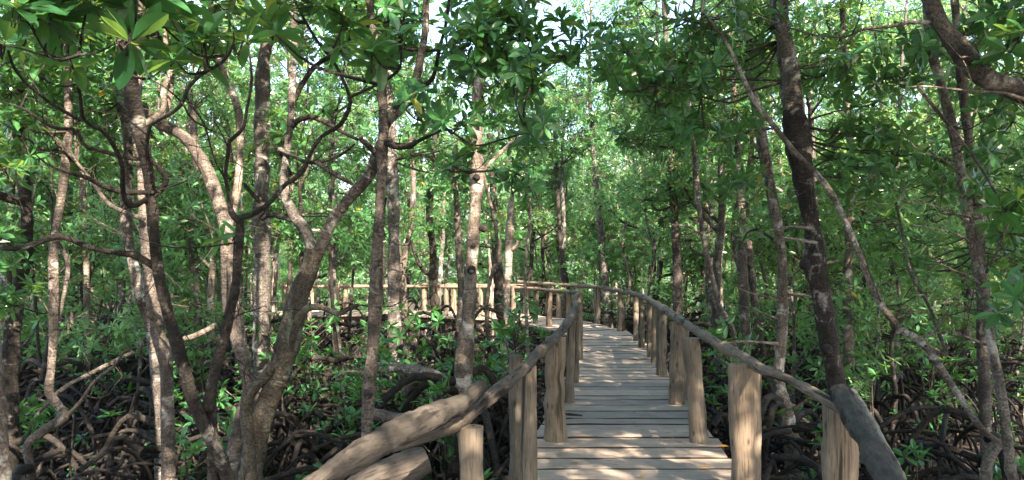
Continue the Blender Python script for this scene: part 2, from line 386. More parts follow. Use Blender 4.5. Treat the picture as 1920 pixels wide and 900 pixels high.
rl = empty('railing', (.2, 6, 0), 'rough log railing along the left edge of the near boardwalk', 'railing')
rail(rl, [(520, 960, 36, 2.3), (600, 897, 35, 2.58), (650, 868, 37, 2.78), (710, 832, 36, 3.05), (770, 800, 37, 3.3), (830, 772, 33, 3.62), (870, 752, 27, 3.8), (903, 724, 24, 3.95)], W_RAILD, 11, .15, .12, 22, 'thick gnarled rail log with a blunt sawn end', .03)
rail(rl, [(735, 838, 16, 3.45), (800, 815, 24, 3.62), (860, 790, 25, 3.85), (905, 758, 23, 4.1), (940, 727, 20, 4.5), (985, 690, 18, 5.2), (1003, 668, 17, 5.7), (1040, 634, 14, 7.1), (1068, 600, 12, 9.4), (1080, 574, 10, 11.8), (1078, 560, 8, 13.8), (1085, 549, 6.5, 16.3)], W_RAILD, 12, .11, .10, 16, 'long thinner rail log curving away', .05)
post(rl, P(993, 600, 5.55)[0], 5.55, .057, .87, MUD, 21, W_POST)
post(rl, P(880, 700, 3.72)[0], 3.85, .052, .80, MUD, 22, W_POSTD, flat=1.15)
post(rl, P(1041, 700, 7.35)[0], 7.35, .092, .93, -.02, 23, W_POST, label='stout post with flaking bark')
post(rl, P(975, 700, 5.9)[0] - .03, 5.95, .05, .97, MUD, 24, W_POSTD)
post(rl, P(1067, 700, 9.3)[0], 9.3, .058, .93, -.2, 25, W_POST, lean=(.03, 0))
post(rl, P(1077, 700, 10.8)[0], 10.8, .06, .93, -.2, 26, W_POSTD)
post(rl, P(1086, 600, 13.5)[0], 13.5, .06, .92, -.2, 27, W_POSTD)
post(rl, P(1086, 600, 16.2)[0], 16.2, .06, .92, -.2, 28, W_POSTD)

rr = empty('railing', (1.9, 6, 0), 'rough log railing along the right edge of the boardwalk with stout posts', 'railing')
rail(rr, [(1740, 1010, 50, 2.05), (1672, 905, 43, 2.55), (1640, 850, 39, 2.9), (1605, 790, 37, 3.45), (1583, 752, 34, 4.0), (1574, 735, 29, 4.15)], W_RAILD, 31, .13, .10, 22, 'thick dark rail log nearest the viewer', .03)
rail(rr, [(1765, 1020, 26, 2.0), (1690, 905, 20, 2.6), (1660, 845, 18, 3.0), (1625, 780, 16, 3.6), (1603, 745, 16, 4.1), (1597, 735, 14, 4.2)], W_RAILG, 32, .12, .10, 14, 'slim pale rail log beside the thick dark one', .03)
rail(rr, [(1590, 775, 13, 3.95), (1560, 757, 16, 4.1), (1520, 733, 15, 4.4), (1470, 708, 16, 4.85), (1430, 693, 16, 5.2), (1395, 670, 17, 5.75), (1350, 648, 16, 6.6), (1310, 622, 14, 7.7), (1275, 600, 14, 9.2), (1245, 580, 11, 11.2), (1215, 561, 9, 14), (1190, 551, 7, 16.3), (1164, 546, 6, 18.3)], W_RAIL, 33, .12, .11, 14, 'long winding rail log', .06)
post(rr, P(1397, 700, 5.5)[0] - .0, 5.55, .085, .88, MUD, 41, W_POST, flat=1.05)
post(rr, P(1397, 700, 5.5)[0] + .095, 5.6, .05, .84, MUD, 42, W_POST)
post(rr, P(1581, 700, 4.2)[0], 4.25, .088, .86, MUD, 43, W_POST, flat=1.05)
post(rr, P(1308, 700, 7.3)[0], 7.25, .078, .93, -.02, 44, W_POST, lean=(-.07, 0), label='leaning post standing on the deck')
post(rr, P(1270, 700, 9.2)[0], 9.2, .088, .93, -.1, 45, W_POSTD)
post(rr, P(1290, 700, 9.4)[0], 9.6, .06, .90, -.6, 46, W_POSTD)
post(rr, P(1243, 700, 11.4)[0], 11.5, .075, .92, -.1, 47, W_POSTD)
post(rr, P(1230, 700, 12.7)[0], 12.8, .055, .92, -.3, 48, W_POSTD)
post(rr, P(1219, 700, 13.6)[0], 13.6, .062, .92, -.1, 49, W_POSTD)
post(rr, P(1203, 700, 15.2)[0], 15.2, .06, .92, -.1, 50, W_POSTD)
post(rr, P(1193, 700, 16.4)[0], 16.4, .06, .92, -.1, 51, W_POSTD)
post(rr, P(1164, 700, 18.5)[0], 18.6, .072, .93, -.1, 52, W_POST)

rf = empty('railing', (1.0, 21.5, 0), 'thin pole railing around the outer side of the bend and along the far walkway', 'railing')
def wrail(parent, pts, r, m, seed):
    mb = MB(); tube(mb, pts, [r] * len(pts), 9, step=.12, rough=.06, lumps=.07, seed=seed); o = mb.build('rail', m); o.parent = parent; o.location = -parent.location
wrail(rf, [(2.5, 18.2, .95), (2.45, 19.6, .93), (2.3, 21.4, .93), (1.4, 22.8, .95), (.6, 24.2, .96), (.2, 24.7, .98)], .055, W_RAIL, 61)
wrail(rf, [(.9, 23.7, .88), (.3, 24.8, .86), (-1.2, 25.7, .84), (-3, 26.3, .80), (-5, 26.35, .79), (-7.6, 26.3, .80)], .055, W_RAIL, 62)
for i, (x, y) in enumerate([(2.27, 21.3), (1.35, 23.0), (.45, 24.55), (-.7, 25.45), (-1.9, 26.1), (-2.1, 26.35), (-2.45, 26.2), (-2.9, 26.4), (-3.55, 26.3), (-3.8, 26.5), (-4.6, 26.35), (-5.5, 26.4), (-5.75, 26.3), (-6.6, 26.35), (-7.5, 26.4)]):
    post(rf, x, y, .075 + .03 * ((i * 7) % 5) / 5, .84 if x < .3 else .92, -.5, 70 + i, [W_POST, W_POSTD][i % 2])
ri = empty('railing', (.9, 20.4, 0), 'short pole railing on the inner side of the bend behind the left railing', 'railing')
wrail(ri, [(1.45, 17.0, .97), (1.25, 18.6, .92), (.8, 20.2, .90), (.2, 21.8, .89), (-.8, 22.9, .88), (-2.1, 23.7, .86)], .05, W_RAIL, 64)
for i, (x, y) in enumerate([(1.3, 18.3), (.93, 20.0), (.62, 20.9), (.05, 22.0), (-.9, 23.0), (-1.95, 23.65)]):
    post(ri, x, y, .07, .9, -.5, 100 + i, [W_POST, W_POSTD][i % 2])

# ------------------------------------------------------------------ traced near trees
class Tree:
    def __init__(s, name, label, cat='tree', base=None, group=None):
        s.root = empty(name, base, label, cat, group); s.b = np.array(base, float); s.pts = []
        s.rng = np.random.default_rng(abs(hash(label)) % 99991 if False else sum(ord(c) * (i + 3) for i, c in enumerate(label)) % 99991)
        s.thin = .86; s.crown = None; s.seed = int(s.rng.integers(1e6))
    def path(s, name, pts, m, d0, d1=None, sides=12, rough=.085, lumps=.08, ground=False, step=.045):
        """pts: (px, py, half width px); depth runs from d0 to d1."""
        d1 = d0 if d1 is None else d1; s.seed += 1
        L = [0]
        for a, b in zip(pts[:-1], pts[1:]): L.append(L[-1] + math.hypot(b[0] - a[0], b[1] - a[1]))
        w = []; r = []
        if name not in ('trunk', 'upper_trunk') and len(pts) > 3:
            pts = [(x + (s.rng.normal(0, 2.4) if 0 < i < len(pts) - 1 else 0), y + (s.rng.normal(0, 2.4) if 0 < i < len(pts) - 1 else 0), rr_ * (.75 if rr_ > 2.6 else .5)) for i, (x, y, rr_) in enumerate(pts)]
        for p, l in zip(pts, L):
            d = d0 + (d1 - d0) * l / max(L[-1], 1); w.append(P(p[0], p[1], d)); r.append(p[2] * d / F * s.thin)
        if ground and w[0][2] > MUD - .1:
            b = w[0].copy(); dirn = w[0] - w[1]; b[:2] += dirn[:2] * .3; b[2] = MUD - .15; w.insert(0, b); r.insert(0, r[0] * 1.25)
        mb = MB(); p, rr_ = tube(mb, w, r, sides, step=step, rough=rough, lumps=lumps, seed=s.seed)
        mb.v = [v - s.b for v in mb.v]
        o = mb.build(name, m, s.root); s.pts.append(p[::3])
        if name in ('trunk', 'upper_trunk'): s.tip = p[-1]; s.tipr = rr_[-1]; s.tm = m
        if name != 'stub': s.sidetwigs(p, rr_, name)
        return o
    def sidetwigs(s, p, r, name):
        if s.crown is None: s.crown = MB()
        L = np.linalg.norm(np.diff(p, axis=0), axis=1).sum(); rg = s.rng
        n = int(L * (2.2 if name == 'trunk' else 3.2))
        for i in range(n):
            k = int(rg.integers(len(p) * (.35 if name == 'trunk' else .1), len(p))); 
            if p[k][2] < .1: continue
            r0 = min(r[k] * .5, rg.uniform(.0025, .005)); l = rg.uniform(.15, .6) * (1.3 if name == 'trunk' else 1)
            d = nrm(rg.normal(0, 1, 3) * (1, .8, .8) + (0, 0, .35)); q = [p[k]]; rr = [r0 * 1.3]
            for j in range(5):
                d = nrm(d + rg.normal(0, .38, 3)); q.append(q[-1] + d * l / 5); rr.append(r0 * (1 - j * .16))
            tube(s.crown, q, rr, 4, n=10, seed=i, caps=False)
            for j in (2, 4):
                d2 = nrm(d + rg.normal(0, .7, 3)); e = q[j] + d2 * l * .35
                tube(s.crown, [q[j], (q[j] + e) / 2 + rg.normal(0, .015, 3), e], [r0 * .7, r0 * .5, r0 * .3], 3, n=4, seed=i, caps=False)
    def knot(s, px, py, rpx, d):
        mb = MB(); c = P(px, py, d); r = rpx * d / F; k = s.b
        tube(mb, [c + (0, r * .8, 0), c, c + (0, -r * .55, 0), c + (0, -r * .75, 0)], [r * 1.2, r * 1.15, r * .8, r * .3], 10, n=8, rough=.12, seed=int(px))
        mb.v = [v - k for v in mb.v]; mb.build('knot', B_DARK, s.root)
    def leaf(s, px, py, rx, ry, d, dd, n, ln=.12, nl=7, hi=False, tw=.006, up=.5):
        if s.crown is None: s.crown = MB()
        c = P(px, py, d); al = np.vstack(s.pts); an = al[np.argmin(((al - c) ** 2).sum(1))]
        spray(s.crown, an, c, (rx * d / F, dd, ry * d / F), n, s.rng, ln, nl, hi, tw, up)
    def roots(s, n, r=.03, h=(.15, .9), spread=(.5, 1.3), m=None, az=None):
        bx, by = s.b[0], s.b[1]
        for i in range(n):
            a = s.rng.uniform(0, 6.28) if az is None else s.rng.uniform(*az); sp = s.rng.uniform(*spread); hh = MUD + s.rng.uniform(*h)
            al = np.vstack(s.pts); c = al[np.argmin(np.abs(al[:, 2] - hh))]; off = c - s.b
            mb = MB(); e = np.array([math.cos(a) * sp, math.sin(a) * sp, 0])
            z0 = hh - s.b[2]; zb = MUD - .1 - s.b[2]; zm = z0 - (z0 - zb) * .2
            o0 = np.array([off[0], off[1], 0])
            tube(mb, [o0 + (0, 0, z0), o0 + e * .45 + (0, 0, z0 + .05), o0 + e * .85 + (0, 0, zm - (z0 - zb) * .25), o0 + e + (0, 0, zb)], [r * 1.3, r, r * .8, r * .7], 8, n=14, rough=.05, seed=i + s.seed)
            mb.build('prop_root', m or B_ROOT, s.root)
    def top(s):
        a = s.tip; 
        if a[2] < 3.0 or a[1] > 10.5: return
        rg = s.rng; H = rg.uniform(6.6, 8.6); e = np.array([a[0] + rg.normal(0, .4), a[1] + rg.normal(0, .4), H]); m_ = (a + e) / 2 + rg.normal(0, .15, 3)
        mb = MB(); tube(mb, [a - (0, 0, .05), m_, e], [s.tipr, s.tipr * .7, s.tipr * .35], 8, n=16, rough=.06, seed=s.seed); mb.v = [v - s.b for v in mb.v]; mb.build('trunk_top', s.tm, s.root)
        for i in range(9):
            f = rg.uniform(.1, 1); c = a + (e - a) * f; az = i * 2.4; l = rg.uniform(.6, 1.7)
            q = c + (math.cos(az) * l, math.sin(az) * l, l * .4)
            if s.crown is None: s.crown = MB()
            spray(s.crown, c, q, (.75, .75, .5), 34, rg, .125, 7, False, .008, .6, sides=3)
    def done(s, bark_m=None, leaf_m=None):
        s.top()
        if s.crown:
            s.crown.v = [v - s.b for v in s.crown.v]; s.crown.build('crown', [bark_m or B_TWIG, leaf_m or L_MID], s.root, smooth=False)
        return s
def G(px, d): return (P(px, 0, d)[0], d, MUD)

# dark curling multi-branch tree on the left
T = Tree('mangrove_tree', 'dark trunk with many curling snake-like boughs near the left edge', base=G(425, 5.2))
T.path('trunk', [(427, 930, 18), (425, 900, 18), (415, 862, 18), (395, 820, 16), (360, 745, 16), (345, 690, 13), (322, 610, 12), (303, 540, 12), (293, 480, 13), (285, 400, 11), (281, 350, 12), (272, 290, 15), (258, 230, 16), (247, 170, 17), (238, 110, 16), (230, 40, 14), (222, -60, 12)], B_DARK, 5.2, 4.4, ground=True)
T.path('bough', [(293, 502, 10), (255, 482, 9), (215, 474, 8), (165, 464, 8), (130, 450, 8), (107, 443, 10), (60, 458, 8), (20, 468, 8), (-40, 455, 8)], B_DARK, 4.95, 4.6)
T.path('bough', [(284, 395, 9), (272, 372, 9), (252, 382, 8), (236, 378, 8), (230, 350, 7), (226, 310, 7), (205, 270, 6), (190, 245, 6), (178, 238, 5), (155, 225, 5.5), (146, 180, 5), (140, 140, 5), (128, 105, 4), (124, 60, 3.5), (124, 35, 3)], B_DARK, 4.8, 3.4)
T.path('bough', [(283, 372, 9), (303, 355, 9), (313, 338, 8), (300, 322, 8), (280, 300, 8), (240, 293, 7), (190, 283, 7), (160, 272, 6), (140, 246, 6), (105, 244, 5), (70, 225, 5), (40, 205, 4), (0, 190, 3), (-40, 175, 3)], B_DARK, 4.8, 4.3)
T.path('bough', [(300, 360, 7), (270, 358, 7), (230, 356, 7), (195, 350, 7), (165, 335, 6), (130, 322, 4.5), (90, 310, 3), (65, 288, 2.5)], B_DARK, 4.75, 4.2)
T.path('bough', [(272, 290, 6), (277, 250, 5.5), (295, 228, 5.5), (330, 200, 6), (355, 165, 5), (375, 142, 4.5), (415, 118, 4), (436, 88, 3), (438, 60, 2.5)], B_GREEN, 4.7, 3.2)
T.path('bough', [(150, 225, 5), (100, 200, 5), (60, 165, 4), (30, 130, 4), (15, 95, 3)], B_DARK, 4.5, 4)
T.path('twig', [(0, 83, 3), (40, 92, 3), (90, 102, 3), (130, 103, 3), (180, 97, 3), (215, 85, 2.5), (225, 78, 2)], B_DARK, 3.3, 3.0)
T.path('twig', [(222, 115, 3), (240, 140, 3), (290, 152, 2.5), (335, 190, 3), (360, 225, 3), (400, 250, 2.5), (440, 260, 2)], B_DARK, 3.6, 3.9)
for (x, y, n, dd, ln) in [(124, 38, 3, 3.2, .17), (228, 70, 3, 2.9, .19), (60, 25, 4, 3.0, .18), (180, 20, 4, 3.2, .17), (300, 35, 4, 3.3, .16), (15, 90, 2, 3.4, .16), (395, 95, 4, 3.5, .15), (438, 70, 2, 3.3, .15), (345, 110, 3, 3.6, .15), (250, -20, 5, 3.0, .17), (40, -30, 4, 3.0, .18), (120, 110, 2, 3.4, .14), (420, 10, 5, 3.8, .15), (280, 120, 3, 3.8, .14)]:
    T.leaf(x, y, 28, 20, dd, .18, max(1, n - 1), ln, 8, True, .004, .9)
T.done(B_DARK, L_NEAR)

T = Tree('mangrove_tree', 'straight pinkish pale trunk with a bulging stub at mid height, left foreground', base=G(318, 5.6))
T.path('trunk', [(318, 930, 14), (316, 900, 14), (315, 800, 14), (312, 700, 14), (306, 655, 15), (297, 630, 13), (293, 590, 15), (284, 560, 14), (280, 500, 14), (274, 440, 14), (270, 380, 12), (268, 320, 12), (262, 260, 12), (255, 180, 13), (260, 100, 12), (268, 0, 11), (270, -80, 10)], B_RED, 5.6, 6.2, ground=True)
T.path('stub', [(292, 600, 9), (276, 588, 8), (264, 570, 8), (262, 560, 6)], B_RED, 5.5, 5.3)
T.path('bough', [(270, 410, 7), (240, 400, 6), (200, 380, 6), (165, 330, 5), (140, 300, 4)], B_RED, 5.8, 6.4)
T.path('bough', [(262, 240, 8), (300, 205, 8), (312, 170, 8), (320, 120, 7), (310, 60, 6), (330, 0, 5)], B_PALE, 6, 6.6)
T.leaf(60, 150, 90, 70, 6.6, .7, 60); T.leaf(200, 60, 120, 60, 6.4, .7, 70)
T.done()

T = Tree('mangrove_tree', 'reddish pale trunk leaning up to the left in a long curve behind the forked stem', base=G(432, 6.6))
T.path('trunk', [(430, 930, 20), (433, 880, 19), (442, 830, 17), (455, 770, 14), (466, 725, 14), (458, 680, 15), (442, 630, 15), (432, 570, 17), (428, 500, 15), (425, 440, 14), (415, 395, 14), (400, 350, 14), (378, 300, 14), (350, 262, 13), (322, 242, 12), (298, 232, 12), (270, 205, 9), (240, 190, 7)], B_RED, 6.6, 6.8, ground=True)
T.path('bough', [(300, 234, 9), (312, 190, 9), (318, 150, 8), (330, 80, 7), (325, 0, 6)], B_PALE, 6.8, 7.2)
T.path('bough', [(425, 440, 10), (440, 360, 11), (448, 280, 11), (442, 200, 12), (420, 130, 9), (400, 60, 8), (395, -40, 7)], B_PALE, 6.8, 7.6)
T.leaf(330, 60, 120, 60, 7.4, .8, 80); T.leaf(420, 330, 40, 40, 7.2, .4, 14); T.leaf(430, 445, 20, 12, 5.4, .15, 2, .15, 8, True)
T.done()

T = Tree('mangrove_tree', 'thin dark stem forking into two upcurved arms left of the tall lichen-blotched trunk', base=G(400, 5.0))
T.path('trunk', [(398, 820, 12), (392, 760, 12), (402, 700, 11), (418, 640, 11), (430, 590, 10), (438, 555, 9), (446, 500, 9), (450, 450, 9), (450, 405, 10)], B_DARK, 5.15, 4.7, ground=True)
T.path('bough', [(450, 415, 10), (437, 398, 8), (427, 370, 6), (424, 330, 5), (427, 290, 5), (432, 268, 5), (455, 240, 4.5), (465, 205, 4), (468, 150, 4), (463, 60, 3), (460, -20, 3)], B_DARK, 4.7, 4.5)
T.path('bough', [(450, 408, 9), (475, 398, 8), (505, 378, 7), (530, 350, 7), (560, 328, 6.5), (582, 285, 6), (605, 258, 5.5), (640, 235, 5.5), (658, 200, 5), (650, 160, 4.5), (625, 120, 4), (595, 70, 4), (560, 20, 3.5), (540, -30, 3)], B_DARK, 4.7, 4.3)
T.path('bough', [(656, 182, 5), (690, 165, 4), (725, 150, 4), (748, 128, 3.5), (754, 100, 3), (752, 75, 2.5)], B_DARK, 4.35, 3.6)
T.path('bough', [(425, 340, 4), (400, 300, 3), (380, 230, 3), (350, 190, 3)], B_DARK, 4.6, 4.4)
T.leaf(505, 60, 20, 16, 3.7, .1, 2, .15, 9, True); T.leaf(752, 70, 16, 14, 3.6, .1, 2, .14, 9, True)
T.leaf(700, 110, 25, 18, 3.8, .12, 3, .14, 9, True); T.leaf(560, 15, 50, 20, 4.2, .2, 6, .13, 9, True); T.leaf(645, 60, 40, 30, 4.3, .2, 4, .13, 9, True)
T.done(B_DARK, L_NEAR)

T = Tree('mangrove_tree', 'knobbly mossy grey tree with a wide Y fork and a drooping side arm', base=G(475, 6.0))
T.path('trunk', [(470, 930, 30), (472, 880, 27), (482, 820, 24), (500, 760, 23), (520, 710, 24), (538, 650, 24), (550, 600, 24), (562, 550, 21), (580, 505, 20), (592, 470, 20)], B_GREEN, 6.0, 6.0, ground=True, sides=16, rough=.08)
T.path('bough', [(588, 478, 16), (572, 440, 15), (552, 408, 15), (537, 375, 14), (530, 335, 11), (538, 285, 10), (546, 235, 10), (547, 180, 9), (550, 100, 9), (552, 20, 9), (555, -60, 8)], B_GREY, 6.0, 6.2, sides=14)
T.path('bough', [(594, 478, 17), (608, 440, 16), (632, 405, 15), (660, 365, 15), (690, 330, 16), (710, 295, 17), (716, 258, 14), (725, 232, 17), (745, 208, 17), (770, 175, 14), (786, 140, 12), (787, 105, 11), (797, 60, 10), (803, 10, 9), (806, -60, 8)], B_GREY, 6.0, 5.4, sides=14, rough=.08)
T.path('bough', [(474, 940, 19), (468, 870, 18), (461, 800, 17), (460, 755, 16), (475, 725, 16), (505, 700, 16), (530, 672, 14)], B_GREEN, 5.85, 5.95)
T.path('bough', [(545, 650, 12), (558, 605, 13), (575, 582, 12), (592, 575, 9), (612, 582, 8), (635, 588, 8), (655, 577, 7), (672, 572, 5)], B_GREEN, 5.95, 5.7)
T.path('bough', [(715, 262, 9), (740, 270, 9), (765, 270, 9), (780, 265, 7)], B_DARK, 5.6, 5.4)
T.path('bough', [(705, 290, 8), (690, 270, 10), (680, 262, 9), (676, 254, 6)], B_RED, 5.7, 5.4)
T.path('bough', [(778, 268, 6), (810, 252, 4.5), (838, 245, 4), (860, 258, 3.5), (895, 268, 3), (940, 262, 3), (990, 252, 2.5), (1035, 240, 2), (1060, 238, 1.5)], B_DARK, 5.4, 5.0)
T.path('bough', [(770, 290, 6), (800, 292, 5), (825, 315, 4.5), (855, 325, 4), (900, 318, 3.5), (950, 322, 3), (990, 340, 2.5), (1008, 375, 2)], B_TWIG, 5.4, 5.2)
T.path('bough', [(786, 150, 7), (800, 160, 7), (815, 140, 6), (822, 90, 6), (838, 40, 5), (845, -30, 5)], B_DARK, 5.5, 5.2)
T.path('bough', [(545, 240, 8), (560, 225, 7), (585, 220, 7), (610, 228, 6), (640, 246, 5), (672, 262, 4)], B_DARK, 6.1, 5.8)
T.path('bough', [(545, 330, 7), (520, 285, 7), (545, 288, 6), (580, 302, 6), (620, 300, 5), (650, 282, 4), (665, 270, 3)], B_DARK, 6.15, 5.8)
T.path('bough', [(590, 302, 5), (625, 325, 5), (660, 345, 4)], B_DARK, 5.9, 5.7)
T.path('bough', [(550, 190, 8), (565, 155, 7), (590, 128, 7), (630, 100, 6), (655, 70, 5), (668, 30, 5), (670, -30, 4)], B_DARK, 6.2, 5.8)
T.path('bough', [(600, 115, 5), (660, 80, 5), (720, 90, 5), (780, 92, 5), (830, 92, 4), (870, 75, 4), (900, 50, 3)], B_DARK, 5.9, 5.4)
for (x, y, rx, ry, d, n) in [(880, 90, 70, 60, 5.3, 34), (950, 70, 70, 60, 5.4, 34), (850, 200, 45, 40, 5.2, 7), (980, 150, 50, 50, 5.2, 16), (930, 20, 100, 40, 5.6, 30), (1010, 250, 40, 30, 5.1, 7), (660, 40, 80, 50, 6.0, 24), (760, 30, 60, 30, 5.9, 16), (960, 340, 40, 30, 5.2, 6), (870, 300, 40, 30, 5.3, 7), (780, 210, 50, 40, 5.6, 10), (1040, 90, 60, 60, 5.6, 18)]:
    T.leaf(x, y, rx, ry, d, .45, n, .115, 7, True, .005, .1)
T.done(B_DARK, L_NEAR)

T = Tree('mangrove_tree', 'tall straight dark-grey trunk blotched with white lichen, left of the Y-forked tree', base=G(490, 8.6))
T.path('trunk', [(490, 860, 20), (490, 760, 19), (490, 680, 18), (490, 600, 18), (492, 500, 18), (490, 400, 17), (492, 300, 16), (492, 200, 17), (494, 120, 15), (508, 30, 12), (515, -80, 10)], B_GREY, 8.6, 8.8, ground=True, sides=14)
T.path('bough', [(490, 410, 8), (515, 405, 7), (550, 410, 7), (565, 395, 6), (562, 350, 5)], B_DARK, 8.5, 8.2)
T.path('bough', [(488, 380, 7), (460, 350, 6), (440, 320, 5), (430, 260, 4)], B_DARK, 8.5, 8.2)
T.roots(6, .035, (.3, 1.3), (.6, 1.3)); T.leaf(640, 420, 60, 50, 8.8, .5, 24); T.leaf(560, 250, 60, 60, 8.2, .5, 30); T.leaf(600, 60, 90, 60, 8.6, .7, 60)
T.done()

T = Tree('mangrove_tree', 'slim straight pinkish trunk rising from behind the thick left rail log', base=G(684, 5.4))
T.path('trunk', [(682, 900, 12), (686, 850, 12), (690, 760, 13), (695, 690, 13), (702, 620, 14), (704, 560, 14), (707, 480, 12), (713, 380, 10), (717, 300, 12), (719, 230, 12), (714, 150, 10), (703, 70, 10), (692, 0, 9), (685, -80, 8)], B_RED, 5.4, 5.7, ground=True, sides=14)
T.path('bough', [(708, 540, 6), (712, 505, 4), (735, 508, 3), (760, 520, 2), (790, 560, 1.5)], B_DEAD, 5.45, 5.3)
T.path('bough', [(714, 440, 5), (717, 425, 5), (728, 418, 3), (750, 420, 2.5), (765, 405, 2), (778, 380, 1.5)], B_DEAD, 5.5, 5.3)
T.path('bough', [(694, 705, 5), (678, 700, 4), (650, 698, 3), (628, 708, 2)], B_DEAD, 5.4, 5.2)
T.knot(690, 740, 8, 5.4); T.knot(703, 545, 6, 5.5)
T.leaf(760, 60, 60, 50, 5.9, .4, 14, .12, 7, True); T.done(B_DARK, L_NEAR)

T = Tree('mangrove_tree', 'grey smooth trunk just behind the slim pinkish one, crossing the far walkway', base=G(738, 11.5))
T.path('trunk', [(742, 700, 17), (740, 620, 15), (738, 560, 14), (738, 480, 13), (738, 400, 12), (735, 320, 14), (732, 230, 12), (725, 120, 10), (728, 0, 9)], B_GREY, 11.5, 11.8, ground=True)
T.roots(8, .035, (.5, 1.6)); T.leaf(720, 120, 110, 80, 11.5, .9, 90); T.leaf(820, 280, 70, 60, 11, .6, 36); T.leaf(640, 300, 60, 60, 11, .6, 26)
T.done()

T = Tree('mangrove_tree', 'stout pale-grey trunk with dark knots standing on splayed roots, centre of the view', base=G(866, 9.0))
T.path('trunk', [(866, 760, 26), (868, 720, 21), (872, 650, 18), (880, 570, 16), (885, 480, 14), (890, 400, 14), (895, 340, 14), (894, 260, 12), (893, 190, 11), (905, 110, 9), (915, 20, 8)], B_PALE, 9.0, 9.1, ground=True, sides=14)
T.path('bough', [(897, 345, 9), (908, 315, 6), (940, 280, 5), (980, 240, 5), (1010, 215, 4), (1025, 200, 3)], B_PALE, 9.0, 9.6)
T.knot(884, 505, 7, 8.9); T.knot(906, 428, 7, 9.0); T.knot(887, 460, 4, 8.95); T.knot(893, 332, 6, 8.95)
T.roots(9, .045, (.9, 1.6), (.6, 1.5)); T.leaf(930, 180, 80, 60, 9.3, .6, 46); T.leaf(1000, 260, 60, 50, 9.6, .6, 30); T.leaf(830, 150, 60, 60, 9.5, .6, 30)
T.done()

T = Tree('dead_snag', 'thin bleached dead snag with a splintered top, between the knotted grey trunk and the boardwalk', base=G(944, 10.0))
T.path('trunk', [(942, 760, 4), (948, 660, 5), (949, 600, 6), (951, 540, 8), (955, 460, 9), (958, 400, 8), (961, 362, 4)], B_DEAD, 10, 10, ground=True)
T.path('stub', [(955, 470, 5), (968, 462, 5), (972, 452, 4)], B_DEAD, 10, 9.9); T.path('stub', [(948, 620, 3), (925, 600, 2), (900, 590, 1.5)], B_DEAD, 10, 9.8)
T.path('stub', [(948, 670, 3), (968, 655, 2), (985, 640, 1.5)], B_DEAD, 10, 9.8)
T.done()

def simple(label, trunk, m, d, leafs=(), boughs=(), roots=6, rr=.03, knots=(), name='mangrove_tree', d1=None, lm=None, rh=(.4, 1.5)):
    T = Tree(name, label, base=G(trunk[0][0], d)); T.path('trunk', trunk, m, d, d1, ground=True)
    for b, bm, da, db in boughs: T.path('bough', b, bm, da, db, sides=8)
    for k in knots: T.knot(*k)
    if roots: T.roots(roots, rr, rh)
    for l in leafs: T.leaf(*l)
    return T.done(None, lm)

simple('slender speckled trunk rising behind the bend of the boardwalk', [(1140, 620, 12), (1136, 560, 10), (1130, 470, 8), (1124, 410, 7), (1118, 350, 6), (1110, 250, 5), (1105, 150, 4), (1108, 20, 3), (1105, -60, 2)], B_GREY, 23, [(1130, 20, 110, 55, 21, 1.2, 190), (1110, 120, 80, 50, 22, 1.2, 90), (1070, 180, 60, 100, 23, 1.5, 150), (1130, 300, 60, 90, 24, 1.5, 110), (1110, 220, 90, 70, 22, 1.2, 120), (1150, 320, 60, 40, 22, 1, 50)])
simple('dark thin trunk left of the speckled one behind the bend', [(1075, 600, 7), (1060, 520, 6), (1050, 440, 5), (1045, 350, 4), (1040, 250, 4)], B_DARK, 24, [(1040, 260, 80, 70, 24, 1.2, 110)])
simple('straight brown trunk beside the right railing with sunlit patches', [(1275, 700, 13), (1272, 620, 12), (1270, 520, 10), (1266, 420, 9), (1260, 330, 8), (1256, 230, 7), (1250, 100, 6), (1245, 0, 5)], B_RED, 13, [(1220, 180, 110, 60, 12, .9, 100), (1300, 120, 90, 70, 12.5, .9, 80), (1280, 330, 50, 30, 12.5, .5, 16)])
simple('thin wavy pale stem right of the sunlit brown trunk', [(1392, 770, 9), (1385, 700, 8), (1378, 650, 7), (1372, 615, 6), (1350, 575, 5.5), (1338, 530, 5), (1322, 460, 6), (1312, 400, 6), (1305, 330, 6), (1298, 240, 5), (1290, 140, 4)], B_PALE, 9.5, [(1290, 210, 70, 50, 9.2, .6, 50), (1230, 250, 80, 50, 9.2, .6, 50), (1180, 130, 90, 60, 8.6, .7, 70)], [([(1318, 440, 3), (1290, 425, 2.5), (1250, 420, 1.5)], B_DEAD, 9.4, 9.2)])
simple('two-toned brown trunk with a sunlit face behind the long right rail', [(1400, 700, 12), (1396, 600, 11), (1393, 520, 10), (1391, 420, 9), (1386, 320, 8), (1378, 200, 7), (1370, 60, 6)], B_RED, 12, [(1350, 240, 80, 70, 11.5, .8, 70), (1400, 100, 90, 60, 12, .8, 70)])
simple('leaning brown stem close behind the two-toned trunk', [(1450, 760, 9), (1428, 650, 8), (1412, 540, 8), (1402, 440, 8), (1406, 350, 7), (1412, 230, 6)], B_RED, 12.6, [(1430, 300, 60, 60, 12.4, .7, 45)])
